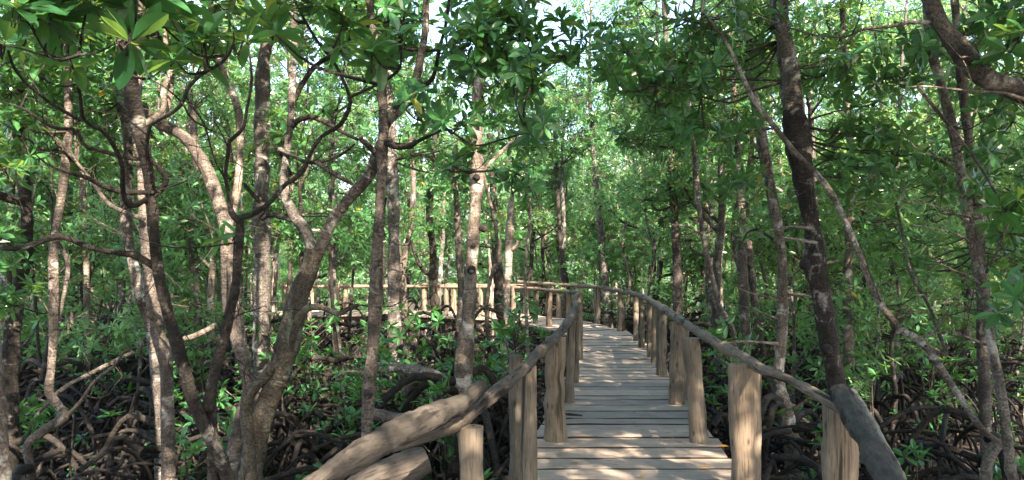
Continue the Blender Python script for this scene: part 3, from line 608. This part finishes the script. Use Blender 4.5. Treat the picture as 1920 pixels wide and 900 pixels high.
simple('pale smooth trunk with short dead side twigs left of the big dark trunk', [(1490, 900, 20), (1482, 830, 18), (1472, 770, 17), (1460, 710, 12), (1465, 640, 11), (1467, 560, 11), (1465, 470, 10), (1452, 390, 12), (1440, 330, 12), (1428, 260, 12), (1412, 170, 10), (1400, 90, 9), (1385, 0, 8)], B_PALE, 8.2,
       [(1440, 120, 80, 70, 8.2, .6, 40), (1500, 400, 60, 50, 8.3, .5, 18), (1390, 340, 50, 40, 7.8, .4, 14)],
       [([(1465, 565, 4), (1440, 560, 3), (1405, 545, 2.5), (1385, 540, 1.5)], B_DEAD, 8.2, 7.8), ([(1462, 600, 4), (1430, 590, 3), (1400, 575, 2), (1370, 570, 1.5)], B_DEAD, 8.2, 7.9), ([(1468, 555, 4), (1500, 552, 3), (1530, 560, 2)], B_DEAD, 8.2, 8), ([(1450, 450, 4), (1420, 432, 4), (1400, 440, 3), (1390, 460, 2)], B_TWIG, 8.3, 8.4), ([(1462, 645, 4), (1400, 640, 2.5), (1350, 645, 1.5)], B_DEAD, 8.2, 7.6)], knots=((1460, 700, 6, 8.1),), rr=.035)

T = Tree('mangrove_tree', 'thickest near-black trunk with a swollen burl, right of the boardwalk', base=G(1582, 6.6))
T.path('trunk', [(1592, 930, 22), (1585, 860, 20), (1574, 770, 19), (1565, 700, 20), (1555, 640, 21), (1545, 580, 21), (1533, 520, 22), (1528, 490, 25), (1526, 450, 19), (1516, 390, 18), (1507, 340, 20), (1500, 290, 25), (1492, 240, 26), (1487, 200, 21)], B_DARKL, 6.6, 6.95, ground=True, sides=16, rough=.08, lumps=.07)
T.path('upper_trunk', [(1494, 260, 18), (1488, 210, 21), (1482, 160, 21), (1480, 130, 20), (1468, 60, 17), (1462, -20, 15), (1460, -80, 14)], B_GREY, 6.95, 7.0, sides=16, rough=.08, lumps=.07)
T.path('bough', [(1488, 190, 12), (1472, 140, 13), (1462, 80, 12), (1450, 0, 10)], B_GREY, 6.9, 7.2)
T.knot(1552, 655, 9, 6.55); T.knot(1510, 495, 9, 6.6)
T.path('bough', [(1530, 455, 4), (1500, 450, 3), (1470, 445, 2)], B_DEAD, 6.6, 6.2); T.path('bough', [(1525, 430, 4), (1490, 425, 3), (1440, 432, 2)], B_DEAD, 6.7, 6.2)
for (x, y, rx, ry, n) in [(1560, 130, 90, 60, 34), (1620, 230, 90, 60, 40), (1700, 280, 80, 60, 34), (1400, 60, 90, 40, 30), (1330, 110, 90, 50, 34), (1230, 110, 80, 40, 26), (1250, 190, 70, 30, 18), (1600, 330, 70, 50, 24)]:
    T.leaf(x, y, rx, ry, 7.2, .6, n, .12, 7)
T.done()

simple('dappled pale trunk directly behind the thick near-black one', [(1600, 760, 12), (1594, 700, 11), (1590, 620, 11), (1590, 520, 10), (1592, 420, 9), (1596, 320, 8), (1590, 200, 8), (1580, 60, 7)], B_PALE, 10.5, [(1600, 330, 80, 60, 10.3, .7, 60), (1560, 60, 90, 60, 10.8, .8, 60), (1650, 420, 60, 50, 10, .6, 36)])

T = Tree('mangrove_tree', 'crooked tan stem sweeping diagonally across the right side from a low fork', base=G(1868, 5.2))
T.thin = .66; T.path('trunk', [(1845, 960, 15), (1850, 880, 14), (1862, 845, 15), (1880, 828, 12), (1868, 826, 10), (1838, 800, 9), (1800, 745, 9), (1770, 700, 11), (1740, 655, 11), (1715, 632, 10), (1690, 618, 10), (1655, 575, 10), (1628, 520, 9), (1612, 480, 9), (1590, 425, 8), (1560, 365, 9), (1530, 325, 8), (1490, 285, 8), (1450, 235, 7), (1415, 190, 7), (1395, 150, 6), (1365, 85, 5), (1340, 50, 4), (1315, 20, 3)], B_PALE, 5.2, 5.6, ground=True)
T.path('bough', [(1735, 650, 7), (1770, 660, 6), (1765, 630, 7), (1740, 580, 6), (1715, 530, 6), (1700, 490, 5), (1690, 430, 5), (1680, 380, 4)], B_GREEN, 5.3, 6.0)
T.path('bough', [(1730, 640, 4), (1745, 620, 3), (1770, 600, 3), (1790, 570, 2), (1800, 540, 1.5)], B_DEAD, 5.3, 5.1)
T.path('bough', [(1402, 180, 4), (1370, 190, 4), (1320, 185, 3), (1260, 165, 2.5), (1200, 160, 2)], B_TWIG, 5.6, 5.6)
T.path('bough', [(1455, 240, 3), (1420, 240, 2.5), (1380, 250, 2), (1350, 262, 1.5)], B_DEAD, 5.6, 5.4)
for (x, y, rx, ry, n) in [(1300, 150, 70, 35, 22), (1220, 160, 60, 30, 16), (1330, 60, 70, 40, 22), (1400, 250, 50, 30, 8), (1160, 90, 60, 50, 16), (1280, 240, 80, 35, 18)]:
    T.leaf(x, y, rx, ry, 5.8, .4, n, .115, 7, True, .004, .2)
T.done(B_TWIG, L_NEAR)

T = Tree('mangrove_tree', 'pale slim trunk with short side spurs close to the right edge', base=G(1897, 5.0))
T.path('trunk', [(1902, 950, 10), (1895, 880, 10), (1885, 790, 10), (1872, 710, 10), (1858, 640, 9), (1846, 560, 11), (1832, 490, 10), (1818, 420, 10), (1806, 350, 11), (1792, 270, 10), (1778, 210, 10), (1762, 150, 9), (1745, 90, 9), (1738, 30, 8), (1735, -60, 8)], B_PALE, 5.0, 5.4, ground=True)
for b in [[(1820, 420, 4), (1790, 400, 3), (1740, 385, 2.5), (1680, 375, 1.5)], [(1826, 460, 5), (1790, 440, 3), (1730, 425, 2.5), (1660, 415, 1.5)], [(1846, 540, 4), (1820, 520, 3), (1790, 505, 3), (1765, 495, 2)], [(1858, 650, 4), (1820, 635, 3), (1780, 620, 2), (1740, 630, 1.5)], [(1802, 330, 4), (1770, 300, 3), (1720, 280, 2), (1690, 240, 1.5)], [(1845, 520, 4), (1870, 470, 3), (1890, 420, 2)]]:
    T.path('spur', b, B_DEAD, 5.2, 4.8, sides=7)
for (x, y, rx, ry, n) in [(1870, 360, 60, 50, 12), (1900, 420, 40, 40, 8), (1800, 60, 80, 60, 18), (1880, 560, 50, 50, 9), (1880, 40, 60, 40, 12), (1700, 120, 70, 50, 14), (1900, 260, 40, 50, 8), (1860, 200, 50, 40, 8)]:
    T.leaf(x, y, rx, ry, 5.0, .45, n, .12, 7, True, .004, .2)
T.done(B_TWIG, L_NEAR)

simple('upright brown trunk standing behind the pale slim one near the right edge', [(1850, 900, 14), (1848, 800, 13), (1845, 700, 12), (1842, 600, 11), (1838, 500, 11), (1830, 380, 11), (1815, 250, 10), (1800, 120, 9), (1790, 0, 8)], B_RED, 7.2, [(1760, 330, 80, 60, 7.2, .6, 34), (1870, 480, 60, 60, 7.4, .6, 26), (1840, 120, 90, 80, 7.6, .7, 50), (1700, 480, 70, 50, 7.6, .6, 24)])

T = Tree('mangrove_tree', 'big smooth bough arching in from beyond the top right corner', base=G(2100, 4.2))
T.path('trunk', [(2120, 900, 30), (2100, 700, 28), (2090, 500, 27), (2070, 350, 26), (2030, 250, 25), (1970, 195, 24), (1920, 172, 22), (1880, 160, 20), (1840, 138, 21), (1805, 100, 21), (1775, 60, 19), (1752, 20, 18), (1735, -40, 16), (1725, -110, 14)], B_RED, 4.4, 4.2, ground=True, sides=18)
T.path('bough', [(1930, 190, 6), (1880, 178, 5), (1825, 168, 4), (1780, 166, 3), (1740, 163, 3), (1700, 163, 2)], B_DEAD, 4.2, 4.0, sides=7)
T.path('bough', [(1826, 168, 3), (1805, 120, 2), (1785, 90, 2), (1760, 60, 2)], B_DEAD, 4.1, 4.1, sides=6)
T.path('bough', [(1745, 42, 6), (1705, 42, 5.5), (1670, 47, 5), (1620, 55, 5), (1580, 65, 4), (1530, 62, 3), (1480, 52, 3), (1420, 30, 2.5), (1370, 10, 2)], B_PALE, 4.2, 4.6, sides=8)
T.path('bough', [(1610, 56, 3), (1590, 85, 2.5), (1550, 110, 2), (1500, 130, 2), (1450, 135, 1.5)], B_PALE, 4.3, 4.5, sides=6)
T.leaf(1900, 385, 18, 14, 3.4, .1, 2, .14, 6, True); T.leaf(1890, 90, 30, 30, 4.0, .2, 5, .12, 7, True); T.leaf(1580, 110, 30, 20, 4.3, .2, 4, .11, 7, True)
T.done(B_TWIG, L_NEAR)

# left side
simple('slim elbowed trunk under the long snaking bough at the far left', [(58, 930, 9), (58, 880, 9), (52, 835, 9), (85, 805, 10), (120, 782, 11), (110, 762, 10), (93, 735, 10), (96, 690, 9), (100, 640, 9), (101, 560, 9), (100, 500, 9), (102, 450, 9), (112, 390, 9), (122, 320, 9), (128, 230, 8), (126, 120, 7), (120, 0, 6)], B_RED, 6.4,
       [(60, 260, 80, 70, 6.4, .6, 40), (130, 60, 80, 60, 6.6, .6, 40)], [([(125, 780, 6), (150, 750, 5), (180, 715, 5), (215, 685, 4), (232, 660, 3), (260, 650, 2), (300, 640, 1.5)], B_RED, 6.4, 6.0), ([(105, 450, 6), (130, 490, 7), (122, 550, 6), (108, 600, 6)], B_RED, 6.6, 6.5)], roots=4)
simple('rough dark trunk at the far left edge', [(20, 760, 16), (22, 640, 15), (32, 560, 15), (48, 480, 13), (50, 400, 12), (42, 320, 14), (35, 230, 12), (40, 100, 10), (45, -20, 9)], B_DARK, 7.6, [(20, 150, 70, 90, 7.6, .6, 50), (30, 470, 60, 60, 7.2, .4, 20), (20, 560, 40, 40, 6.5, .4, 12)], [([(40, 380, 8), (10, 370, 9), (-20, 360, 9)], B_DARK, 7.5, 7.3)])
simple('pale trunk cut by the bottom left corner', [(8, 930, 15), (6, 850, 13), (0, 760, 11), (-8, 650, 10), (-20, 500, 10), (-30, 300, 9), (-30, 100, 8)], B_PALE, 5.2, [(-20, 300, 40, 80, 5.3, .4, 14)], roots=0)
simple('grey mottled trunk leaning left just behind the pinkish left trunk', [(300, 800, 11), (292, 700, 11), (282, 620, 11), (262, 540, 12), (244, 470, 12), (236, 400, 12), (240, 330, 10), (238, 240, 9), (215, 140, 9), (205, 40, 8)], B_GREY, 8.0, [(180, 200, 80, 80, 8, .6, 60), (100, 60, 90, 70, 8.2, .7, 50)])
simple('thin pale trunk seen between the far left stems', [(165, 700, 7), (163, 600, 7), (162, 500, 6), (158, 400, 6), (150, 280, 6), (148, 120, 5)], B_DEAD, 13, [(140, 200, 100, 90, 13, 1, 110), (90, 400, 70, 60, 13, .8, 50)])
simple('pinkish trunk among leaves between the curved and the tall dark trunks', [(385, 760, 9), (375, 660, 9), (368, 560, 9), (362, 450, 9), (368, 330, 8), (360, 200, 7)], B_RED, 12, [(360, 330, 80, 70, 12, .8, 70), (380, 130, 100, 70, 12, .9, 80), (400, 430, 70, 50, 12, .7, 50), (560, 440, 60, 45, 12.2, .7, 44), (220, 440, 70, 60, 12.2, .7, 50)])
simple('dark forked trunk standing in front of the far walkway', [(826, 640, 13), (820, 590, 12), (812, 540, 9), (812, 470, 8), (805, 400, 7), (812, 300, 6), (820, 200, 5)], B_DARK, 17, [(790, 330, 80, 60, 17, 1, 80), (830, 420, 40, 30, 16.5, .6, 20)], [([(815, 520, 7), (790, 500, 6), (770, 450, 5), (765, 360, 5)], B_DARK, 17, 17)], roots=8, rh=(.8, 1.8))
simple('slim brown trunk left of the knotted grey trunk in front of the far walkway', [(775, 640, 10), (760, 590, 9), (752, 520, 8), (768, 440, 7), (775, 360, 6), (770, 240, 6)], B_RED, 15.5, [(740, 420, 60, 50, 15, .8, 50), (780, 200, 90, 70, 15, 1, 90)], roots=8, rh=(.8, 1.8))
simple('pair-like slim brown trunk left of the dead snag', [(905, 680, 8), (862, 620, 8), (866, 560, 8), (862, 500, 7), (858, 420, 7), (852, 300, 6)], B_RED, 13.5, [(850, 330, 60, 50, 13, .7, 40)], roots=7, rh=(.8, 1.6))
simple('dark trunk hidden behind the dead snag', [(955, 640, 12), (940, 590, 11), (935, 520, 10), (930, 440, 10), (925, 360, 8), (920, 250, 7)], B_DARK, 15, [(940, 400, 70, 50, 15, .9, 60), (950, 300, 90, 60, 15, 1, 90)], roots=9, rh=(.9, 1.9))

# ------------------------------------------------------------------ generic mangroves (prototypes, then copies)
def proto(name, seed, H, spreadr, z0, nr, bm, lm, r0=.09, nroot=7, ln=.125, nl=7, nb=11, sides=9):
    rg = np.random.default_rng(seed); root = bpy.data.objects.new(name, None); col.objects.link(root)
    k = 8; zs = np.linspace(-.1, H * .96, k); wob = np.cumsum(rg.normal(0, .11 * H / 8, (k, 2)), 0); wob[0] = 0
    tp = np.column_stack([wob, zs]); tr = np.interp(np.linspace(0, 1, k), [0, 1], [r0, r0 * .22])
    mb = MB(); p, r = tube(mb, tp, tr, sides, step=.18, rough=.06, lumps=.05, seed=seed); mb.build('trunk', bm, root)
    cr = MB()
    tips = []
    for i in range(nb):
        f = rg.uniform(z0 / H, .95); c = p[int(f * (len(p) - 1))]; rr0 = r[int(f * (len(p) - 1))]
        a = i * 2.4 + rg.normal(0, .4); l = spreadr * (1 - .45 * max(0, f - .5) / .5) * rg.uniform(.55, 1.0)
        e = c + np.array([math.cos(a) * l, math.sin(a) * l, l * rg.uniform(.25, .9)])
        m1 = c + (e - c) * .4 + rg.normal(0, .1 * l, 3)
        bb = MB(); tube(bb, [c, m1, c + (e - c) * .75 + rg.normal(0, .07 * l, 3), e], [rr0 * .55, rr0 * .42, rr0 * .3, rr0 * .16], 6, n=10, rough=.04, seed=seed + i)
        bb.build('bough', bm, root)
        tips += [(m1 + (e - c) * .15, .8), (c + (e - c) * .75, 1.0), (e, 1.1)]
    tips.append((p[-1], 1.1)); per = max(3, nr // len(tips))
    for q, s in tips:
        rad = spreadr * .36 * s; spray(cr, q, q + (0, 0, .1), (rad, rad, rad * .62), per, rg, ln, nl, False, .007, .6, per=9, sides=3)
    cr.build('crown', [B_TWIG, lm], root, smooth=False)
    for i in range(nroot):
        a = i * 6.28 / nroot + rg.normal(0, .35); sp = rg.uniform(.5, 1.35); hh = rg.uniform(.35, 1.5)
        c = np.array([np.interp(hh, p[:, 2], p[:, 0]), np.interp(hh, p[:, 2], p[:, 1]), hh]); e = np.array([math.cos(a) * sp, math.sin(a) * sp, 0])
        b2 = MB(); tube(b2, [c, c + e * .45 + (0, 0, .03), c + e * .85 + (0, 0, -hh * .45), c + e + (0, 0, -hh - .12)], [.04, .032, .028, .024], 6, n=9, seed=i + seed)
        b2.build('prop_root', B_ROOT, root)
    return root
def copy_tree(o, parent=None):
    c = o.copy(); col.objects.link(c)
    if parent is not None: c.parent = parent
    for ch in o.children: copy_tree(ch, c)
    return c
protos = {
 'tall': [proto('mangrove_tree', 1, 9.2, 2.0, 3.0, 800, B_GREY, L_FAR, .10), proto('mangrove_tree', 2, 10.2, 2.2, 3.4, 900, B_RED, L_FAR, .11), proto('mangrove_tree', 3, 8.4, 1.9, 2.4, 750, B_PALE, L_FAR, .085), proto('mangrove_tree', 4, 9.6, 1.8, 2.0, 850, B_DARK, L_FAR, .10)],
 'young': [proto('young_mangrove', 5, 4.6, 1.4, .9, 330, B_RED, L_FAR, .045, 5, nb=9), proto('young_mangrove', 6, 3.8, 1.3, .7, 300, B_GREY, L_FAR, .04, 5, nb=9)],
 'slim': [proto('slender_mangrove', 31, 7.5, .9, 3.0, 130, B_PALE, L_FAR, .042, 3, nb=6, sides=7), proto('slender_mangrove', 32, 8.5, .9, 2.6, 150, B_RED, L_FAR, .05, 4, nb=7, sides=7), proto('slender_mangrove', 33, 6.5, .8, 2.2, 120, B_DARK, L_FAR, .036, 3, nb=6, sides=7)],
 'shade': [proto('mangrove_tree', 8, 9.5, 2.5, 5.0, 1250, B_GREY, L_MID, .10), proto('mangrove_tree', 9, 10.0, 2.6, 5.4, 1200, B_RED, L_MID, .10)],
}
def sap(name, seed, H, nr, ln, hi=False):
    rg = np.random.default_rng(seed); root = bpy.data.objects.new(name, None); col.objects.link(root)
    mb = MB(); tube(mb, [(0, 0, -.1), (.03, .02, H * .4), (-.02, .03, H * .75), (.01, 0, H)], [.014, .011, .009, .006], 7, n=12, rough=.05, seed=seed); mb.build('stem', B_TWIG, root)
    cr = MB(); pts = []
    for i in range(nr):
        f = rg.uniform(.35, 1); a = rg.uniform(0, 6.28); l = H * rg.uniform(.08, .3) * (1.2 - f * .5); c = np.array([0, 0, H * f]); e = c + (math.cos(a) * l, math.sin(a) * l, l * .7)
        tube(cr, [c, (c + e) / 2 - (0, 0, .02), e], [.006, .005, .004], 4, n=4, seed=i, mat=0, caps=False); pts.append(e)
    pts.append(np.array([.01, 0, H])); pts = np.array(pts); leaves(cr, pts, np.tile([0, 0, 1.], (len(pts), 1)) + rg.normal(0, .3, (len(pts), 3)), rg, 8, ln, .4, 1, True, (45, 95))
    cr.build('crown', [B_TWIG, L_NEAR], root, smooth=False); return root
protos['sap'] = [sap('mangrove_seedling', 21, .8, 4, .12), sap('mangrove_seedling', 22, 1.15, 8, .115), sap('mangrove_seedling', 23, 1.6, 16, .11)]
used = set()
def place(kind, i, x, y, rz, s, label, cat, group):
    p = protos[kind][i % len(protos[kind])]
    o = p if p.name not in used else copy_tree(p)
    used.add(p.name)
    o.location = (x, y, MUD); o.rotation_euler = (0, 0, rz); o.scale = (s, s, s); tag(o, label, cat, group); return o
def zone(px):
    for lim, nm in ((320, 'the far left of the view'), (640, 'the left trunks'), (860, 'the left half of the far walkway'), (1060, 'the knotted grey trunk and dead snag'), (1300, 'the bend of the boardwalk'), (1520, 'the right railing'), (9999, 'the near-black trunk and right edge stems')):
        if px < lim: return nm
rnd = random.Random(12)
spots = []
def ok(x, y, mind, pathd=1.5):
    if dpath(x, y) < pathd: return False
    return all((x - a) ** 2 + (y - b) ** 2 > mind * mind for a, b in spots)
cnt = dict(tall=0, young=0, slim=0)
# bands of the forest behind the near trees
for (y0, y1, n, mind, kind, pd) in [(12.5, 18, 18, 1.4, 'tall', 1.7), (18, 26, 30, 1.6, 'tall', 1.8), (26, 36, 46, 1.7, 'tall', 1.8), (36, 52, 50, 2.0, 'tall', 1.5), (11, 18, 26, .6, 'slim', 1.3), (18, 34, 56, .7, 'slim', 1.5), (10.5, 16, 14, 1.0, 'young', 1.7), (16, 24, 34, 1.1, 'young', 1.7), (24, 40, 56, 1.3, 'young', 1.6)]:
    done_ = 0; tries = 0
    while done_ < n and tries < 4000:
        tries += 1; y = rnd.uniform(y0, y1); x = rnd.uniform(-.68, .68) * y
        if not ok(x, y, mind, pd): continue
        px = 960 + x / y * F
        if y < 19 and 1000 < px < 1240: continue
        if y > 30 and px < 700 and rnd.random() < .45: continue
        if kind == 'young' and y < 23.8 and 460 < px < 1010: continue
        if kind == 'tall' and y < 24 and (720 < px < 1010 or (460 < px < 720 and rnd.random() < .6)): continue
        if y < 15 and kind == 'tall' and 820 < px < 1330: continue
        spots.append((x, y)); cnt[kind] += 1; done_ += 1
        depth = 'nearer' if y < 20 else ('middle-distance' if y < 32 else 'distant')
        if kind == 'tall': lab, cat, g = f'{depth} slender mangrove trunk with leafy crown behind {zone(px)}', 'tree', 'background mangrove trees'
        elif kind == 'slim': lab, cat, g = f'{depth} thin pole-like mangrove stem with few leaves behind {zone(px)}', 'tree', 'thin mangrove stems in the background'
        else: lab, cat, g = f'{depth} bushy young mangrove in the undergrowth behind {zone(px)}', 'young tree', 'young mangroves in the undergrowth'
        place(kind, rnd.randrange(9), x, y, rnd.uniform(0, 6.28), rnd.uniform(.82, 1.12) * (.85 if y > 36 else 1), lab, cat, g)
for i in range(60):
    y = rnd.uniform(24.5, 40); px = rnd.uniform(985, 1260); x = (px - 960) / F * y
    if not ok(x, y, 1.1, 1.7) : continue
    spots.append((x, y)); kind = 'young' if i % 5 < 2 else 'tall'
    depth = 'middle-distance' if y < 32 else 'distant'
    if kind == 'tall': lab, cat, g = f'{depth} slender mangrove trunk with leafy crown behind {zone(px)}', 'tree', 'background mangrove trees'
    else: lab, cat, g = f'{depth} bushy young mangrove in the undergrowth behind {zone(px)}', 'young tree', 'young mangroves in the undergrowth'
    place(kind, rnd.randrange(9), x, y, rnd.uniform(0, 6.28), rnd.uniform(.9, 1.15), lab, cat, g)
# trees round and behind the viewer: their crowns close the canopy over the walkway
n = 0; tries = 0
while n < 60 and tries < 9000:
    tries += 1; x = rnd.uniform(-9, 12); y = rnd.uniform(-13, 12.5)
    if y > 0 and abs(x) < .68 * y + .8 + .35: continue
    if math.hypot(x, y) < 1.7 or not ok(x, y, 1.4, 1.25): continue
    spots.append((x, y)); n += 1
    place('shade', n, x, y, rnd.uniform(0, 6.28), rnd.uniform(.9, 1.1), 'high-crowned mangrove outside the frame roofing over the boardwalk', 'tree', 'mangroves around the viewpoint')
# seedlings
n = 0; tries = 0
while n < 138 and tries < 9000:
    tries += 1; y = rnd.uniform(6.5, 19) if n < 110 else rnd.uniform(7.5, 15); x = rnd.uniform(-.66, .66 if n < 110 else 0.02) * y
    if dpath(x, y) < 1.15 or not all((x - a) ** 2 + (y - b) ** 2 > .16 for a, b in spots): continue
    px = 960 + x / y * F
    if n >= 110 and not 540 < px < 900: continue
    spots.append((x, y)); n += 1
    k = rnd.choice((0, 1, 1, 2, 2)) if y > 8 else rnd.choice((0, 0, 1))
    if 470 < px < 1010 and y > 12: k = min(k, 1)
    side = 'left' if x < (1.0 if y > 7 else .5) else 'right'
    place('sap', k, x, y, rnd.uniform(0, 6.28), rnd.uniform(.8, 1.3), f'{["single-stemmed", "small branching", "tall bushy"][k]} mangrove seedling in the mud before {zone(px)}' , 'seedling', 'mangrove seedlings in the mud')

# ------------------------------------------------------------------ root tangle
def tangle():
    mb = MB(); rg = np.random.default_rng(77); n = 0
    while n < 390:
        y = rg.uniform(5.5, 34) if n > 190 else rg.uniform(5.5, 18); x = rg.uniform(-.68, .68) * y
        if dpath(x, y) < .9: continue
        n += 1
        for k in range(int(rg.integers(5, 10))):
            a = rg.uniform(0, 6.28); sp = rg.uniform(.4, 1.6); h = rg.uniform(.2, 1.15); r = rg.uniform(.011, .029)
            e = np.array([math.cos(a) * sp, math.sin(a) * sp, 0]); c = np.array([x, y, MUD + h]) + rg.normal(0, .12, 3)
            tube(mb, [c, c + e * .4 + (0, 0, rg.uniform(-.05, .12)), c + e * .8 + rg.normal(0, .06, 3) - (0, 0, h * .4), c + e - (0, 0, h + .15)], [r * 1.2, r, r * .9, r * .75], 6, n=9, rough=.05, seed=int(n * 13 + k), caps=False)
    for i in range(420):   # low sprawling roots
        y = rg.uniform(5.5, 20); x = rg.uniform(-.68, .68) * y
        if dpath(x, y) < .8: continue
        a = rg.uniform(0, 6.28); L = rg.uniform(.5, 1.8); e = np.array([math.cos(a), math.sin(a), 0]) * L; r = rg.uniform(.010, .032)
        c = np.array([x, y, MUD + rg.uniform(.02, .35)])
        tube(mb, [c - e / 2 - (0, 0, .3), c - e * .2 + rg.normal(0, .05, 3), c + e * .2 + rg.normal(0, .07, 3), c + e / 2 - (0, 0, .3)], [r * .8, r, r, r * .7], 6, n=10, rough=.06, seed=i + 9000, caps=False)
    o = mb.build('root_tangle', B_ROOT); tag(o, 'tangle of dark arching stilt roots covering the mud', 'roots', kind='stuff')
tangle()

# ------------------------------------------------------------------ far forest mass and litter
def far_forest():
    mb = MB(); rg = np.random.default_rng(4)
    n = 22000; a = rg.uniform(-.80, .80, n); d = rg.uniform(52, 74, n); z = MUD + rg.uniform(0, 1, n) ** 1.1 * np.where(a < -.12, 7.0, 12.0)
    c = np.stack([np.tan(a) * d, d, z], -1)
    leaves(mb, c, np.tile([0, -.3, 1.], (n, 1)) + rg.normal(0, .4, (n, 3)), rg, 6, .42, .5, 0)
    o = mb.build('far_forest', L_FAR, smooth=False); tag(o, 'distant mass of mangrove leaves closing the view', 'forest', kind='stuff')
far_forest()

def lone(name, label, cat, pts, m, seed=1, group=None, sides=14, rough=.08, lumps=.06):
    w = [P(a, b, d) for a, b, r, d in pts]; mb = MB(); tube(mb, w, [r * d / F for a, b, r, d in pts], sides, step=.04, rough=rough, lumps=lumps, seed=seed)
    c = np.mean(w, 0); c[2] = min(q[2] for q in w); o = mb.build(name, m, origin=c); return tag(o, label, cat, group)
lone('sawn_log', 'short sawn log stub lying under the thick left rail', 'log', [(640, 935, 26, 4.2), (690, 905, 30, 4.25), (750, 882, 30, 4.3), (800, 862, 24, 4.35)], W_RAILD, 201)
lone('fallen_branch', 'bleached fallen branch slanting down to the left among roots', 'branch', [(60, 790, 3, 8), (110, 735, 4, 8), (170, 700, 4, 8), (250, 660, 3, 8)], B_PALE, 202, rough=.1)
lone('fallen_branch', 'pale broken branch pointing up right behind the left pink trunk', 'branch', [(330, 640, 5, 7.6), (365, 630, 6, 7.5), (405, 610, 5, 7.5)], B_PALE, 203)
lone('fallen_log', 'dark fallen trunk with pale lichen lying left of the knotted grey trunk', 'log', [(690, 690, 10, 9.6), (740, 690, 11, 9.6), (800, 700, 11, 9.5), (850, 722, 10, 9.4)], B_GREY, 204)
lone('broken_limb', 'jagged grey limb pointing up beside the fallen trunk', 'branch', [(760, 740, 9, 9.2), (775, 718, 9, 9.1), (797, 695, 4, 9.0)], B_GREY, 205)
lone('fallen_branch', 'thick smooth root-like log lit orange behind the left rail', 'log', [(690, 775, 10, 7.6), (750, 785, 10, 7.4), (800, 790, 10, 7.2), (850, 800, 9, 7.0)], B_RED, 206)
def fleaf(x, y, z, rz, s, colr, label):
    mb = MB(); rg = np.random.default_rng(int(x * 100)); leaves(mb, np.zeros((1, 3)), np.array([[0, 0, 1.]]), rg, 1, s, .4, 0, True, (90, 90), .1)
    m, t = newmat('fallen leaf'); v = mapped(t, (30, 30, 30)); c = mix(t, noise(t, v, 1, 3), colr, tuple(q * .6 for q in colr)); finish(m, t, c, .6)
    o = mb.build('fallen_leaf', m); o.location = (x, y, z + .012); o.rotation_euler = (R(8), 0, rz); tag(o, label, 'leaf', 'fallen leaves on the deck')
def deckpt(px, py): d = F * CAMZ / (py - 488); return P(px, py, d)
for (px, py, rz, s, c_, lab) in [(1150, 700, .5, .08, (.35, .22, .08), 'small dry leaf in the middle of the deck half way along'), (1190, 775, 1.9, .07, (.30, .19, .08), 'small brown leaf lying in the middle of the near planks'), (1090, 872, 2.6, .08, (.26, .17, .08), 'dull brown leaf on the near planks left of the sun patches'), (1250, 735, .2, .07, (.42, .30, .06), 'small ochre leaf near the deck edge by the dark right posts'), (1305, 880, .3, .13, (.5, .26, .05), 'curled orange-brown leaf lying on the near right planks'), (1345, 840, 1.2, .10, (.6, .28, .03), 'orange leaf at the right edge of the deck by the leaning post'), (1048, 852, 2.0, .06, (.6, .45, .05), 'tiny yellow leaf on the left side of the deck'), (1200, 898, .8, .09, (.55, .33, .05), 'tan leaf at the foot of the picture on the planks')]:
    q = deckpt(px, py); fleaf(q[0], q[1], 0, rz, s, c_, lab)
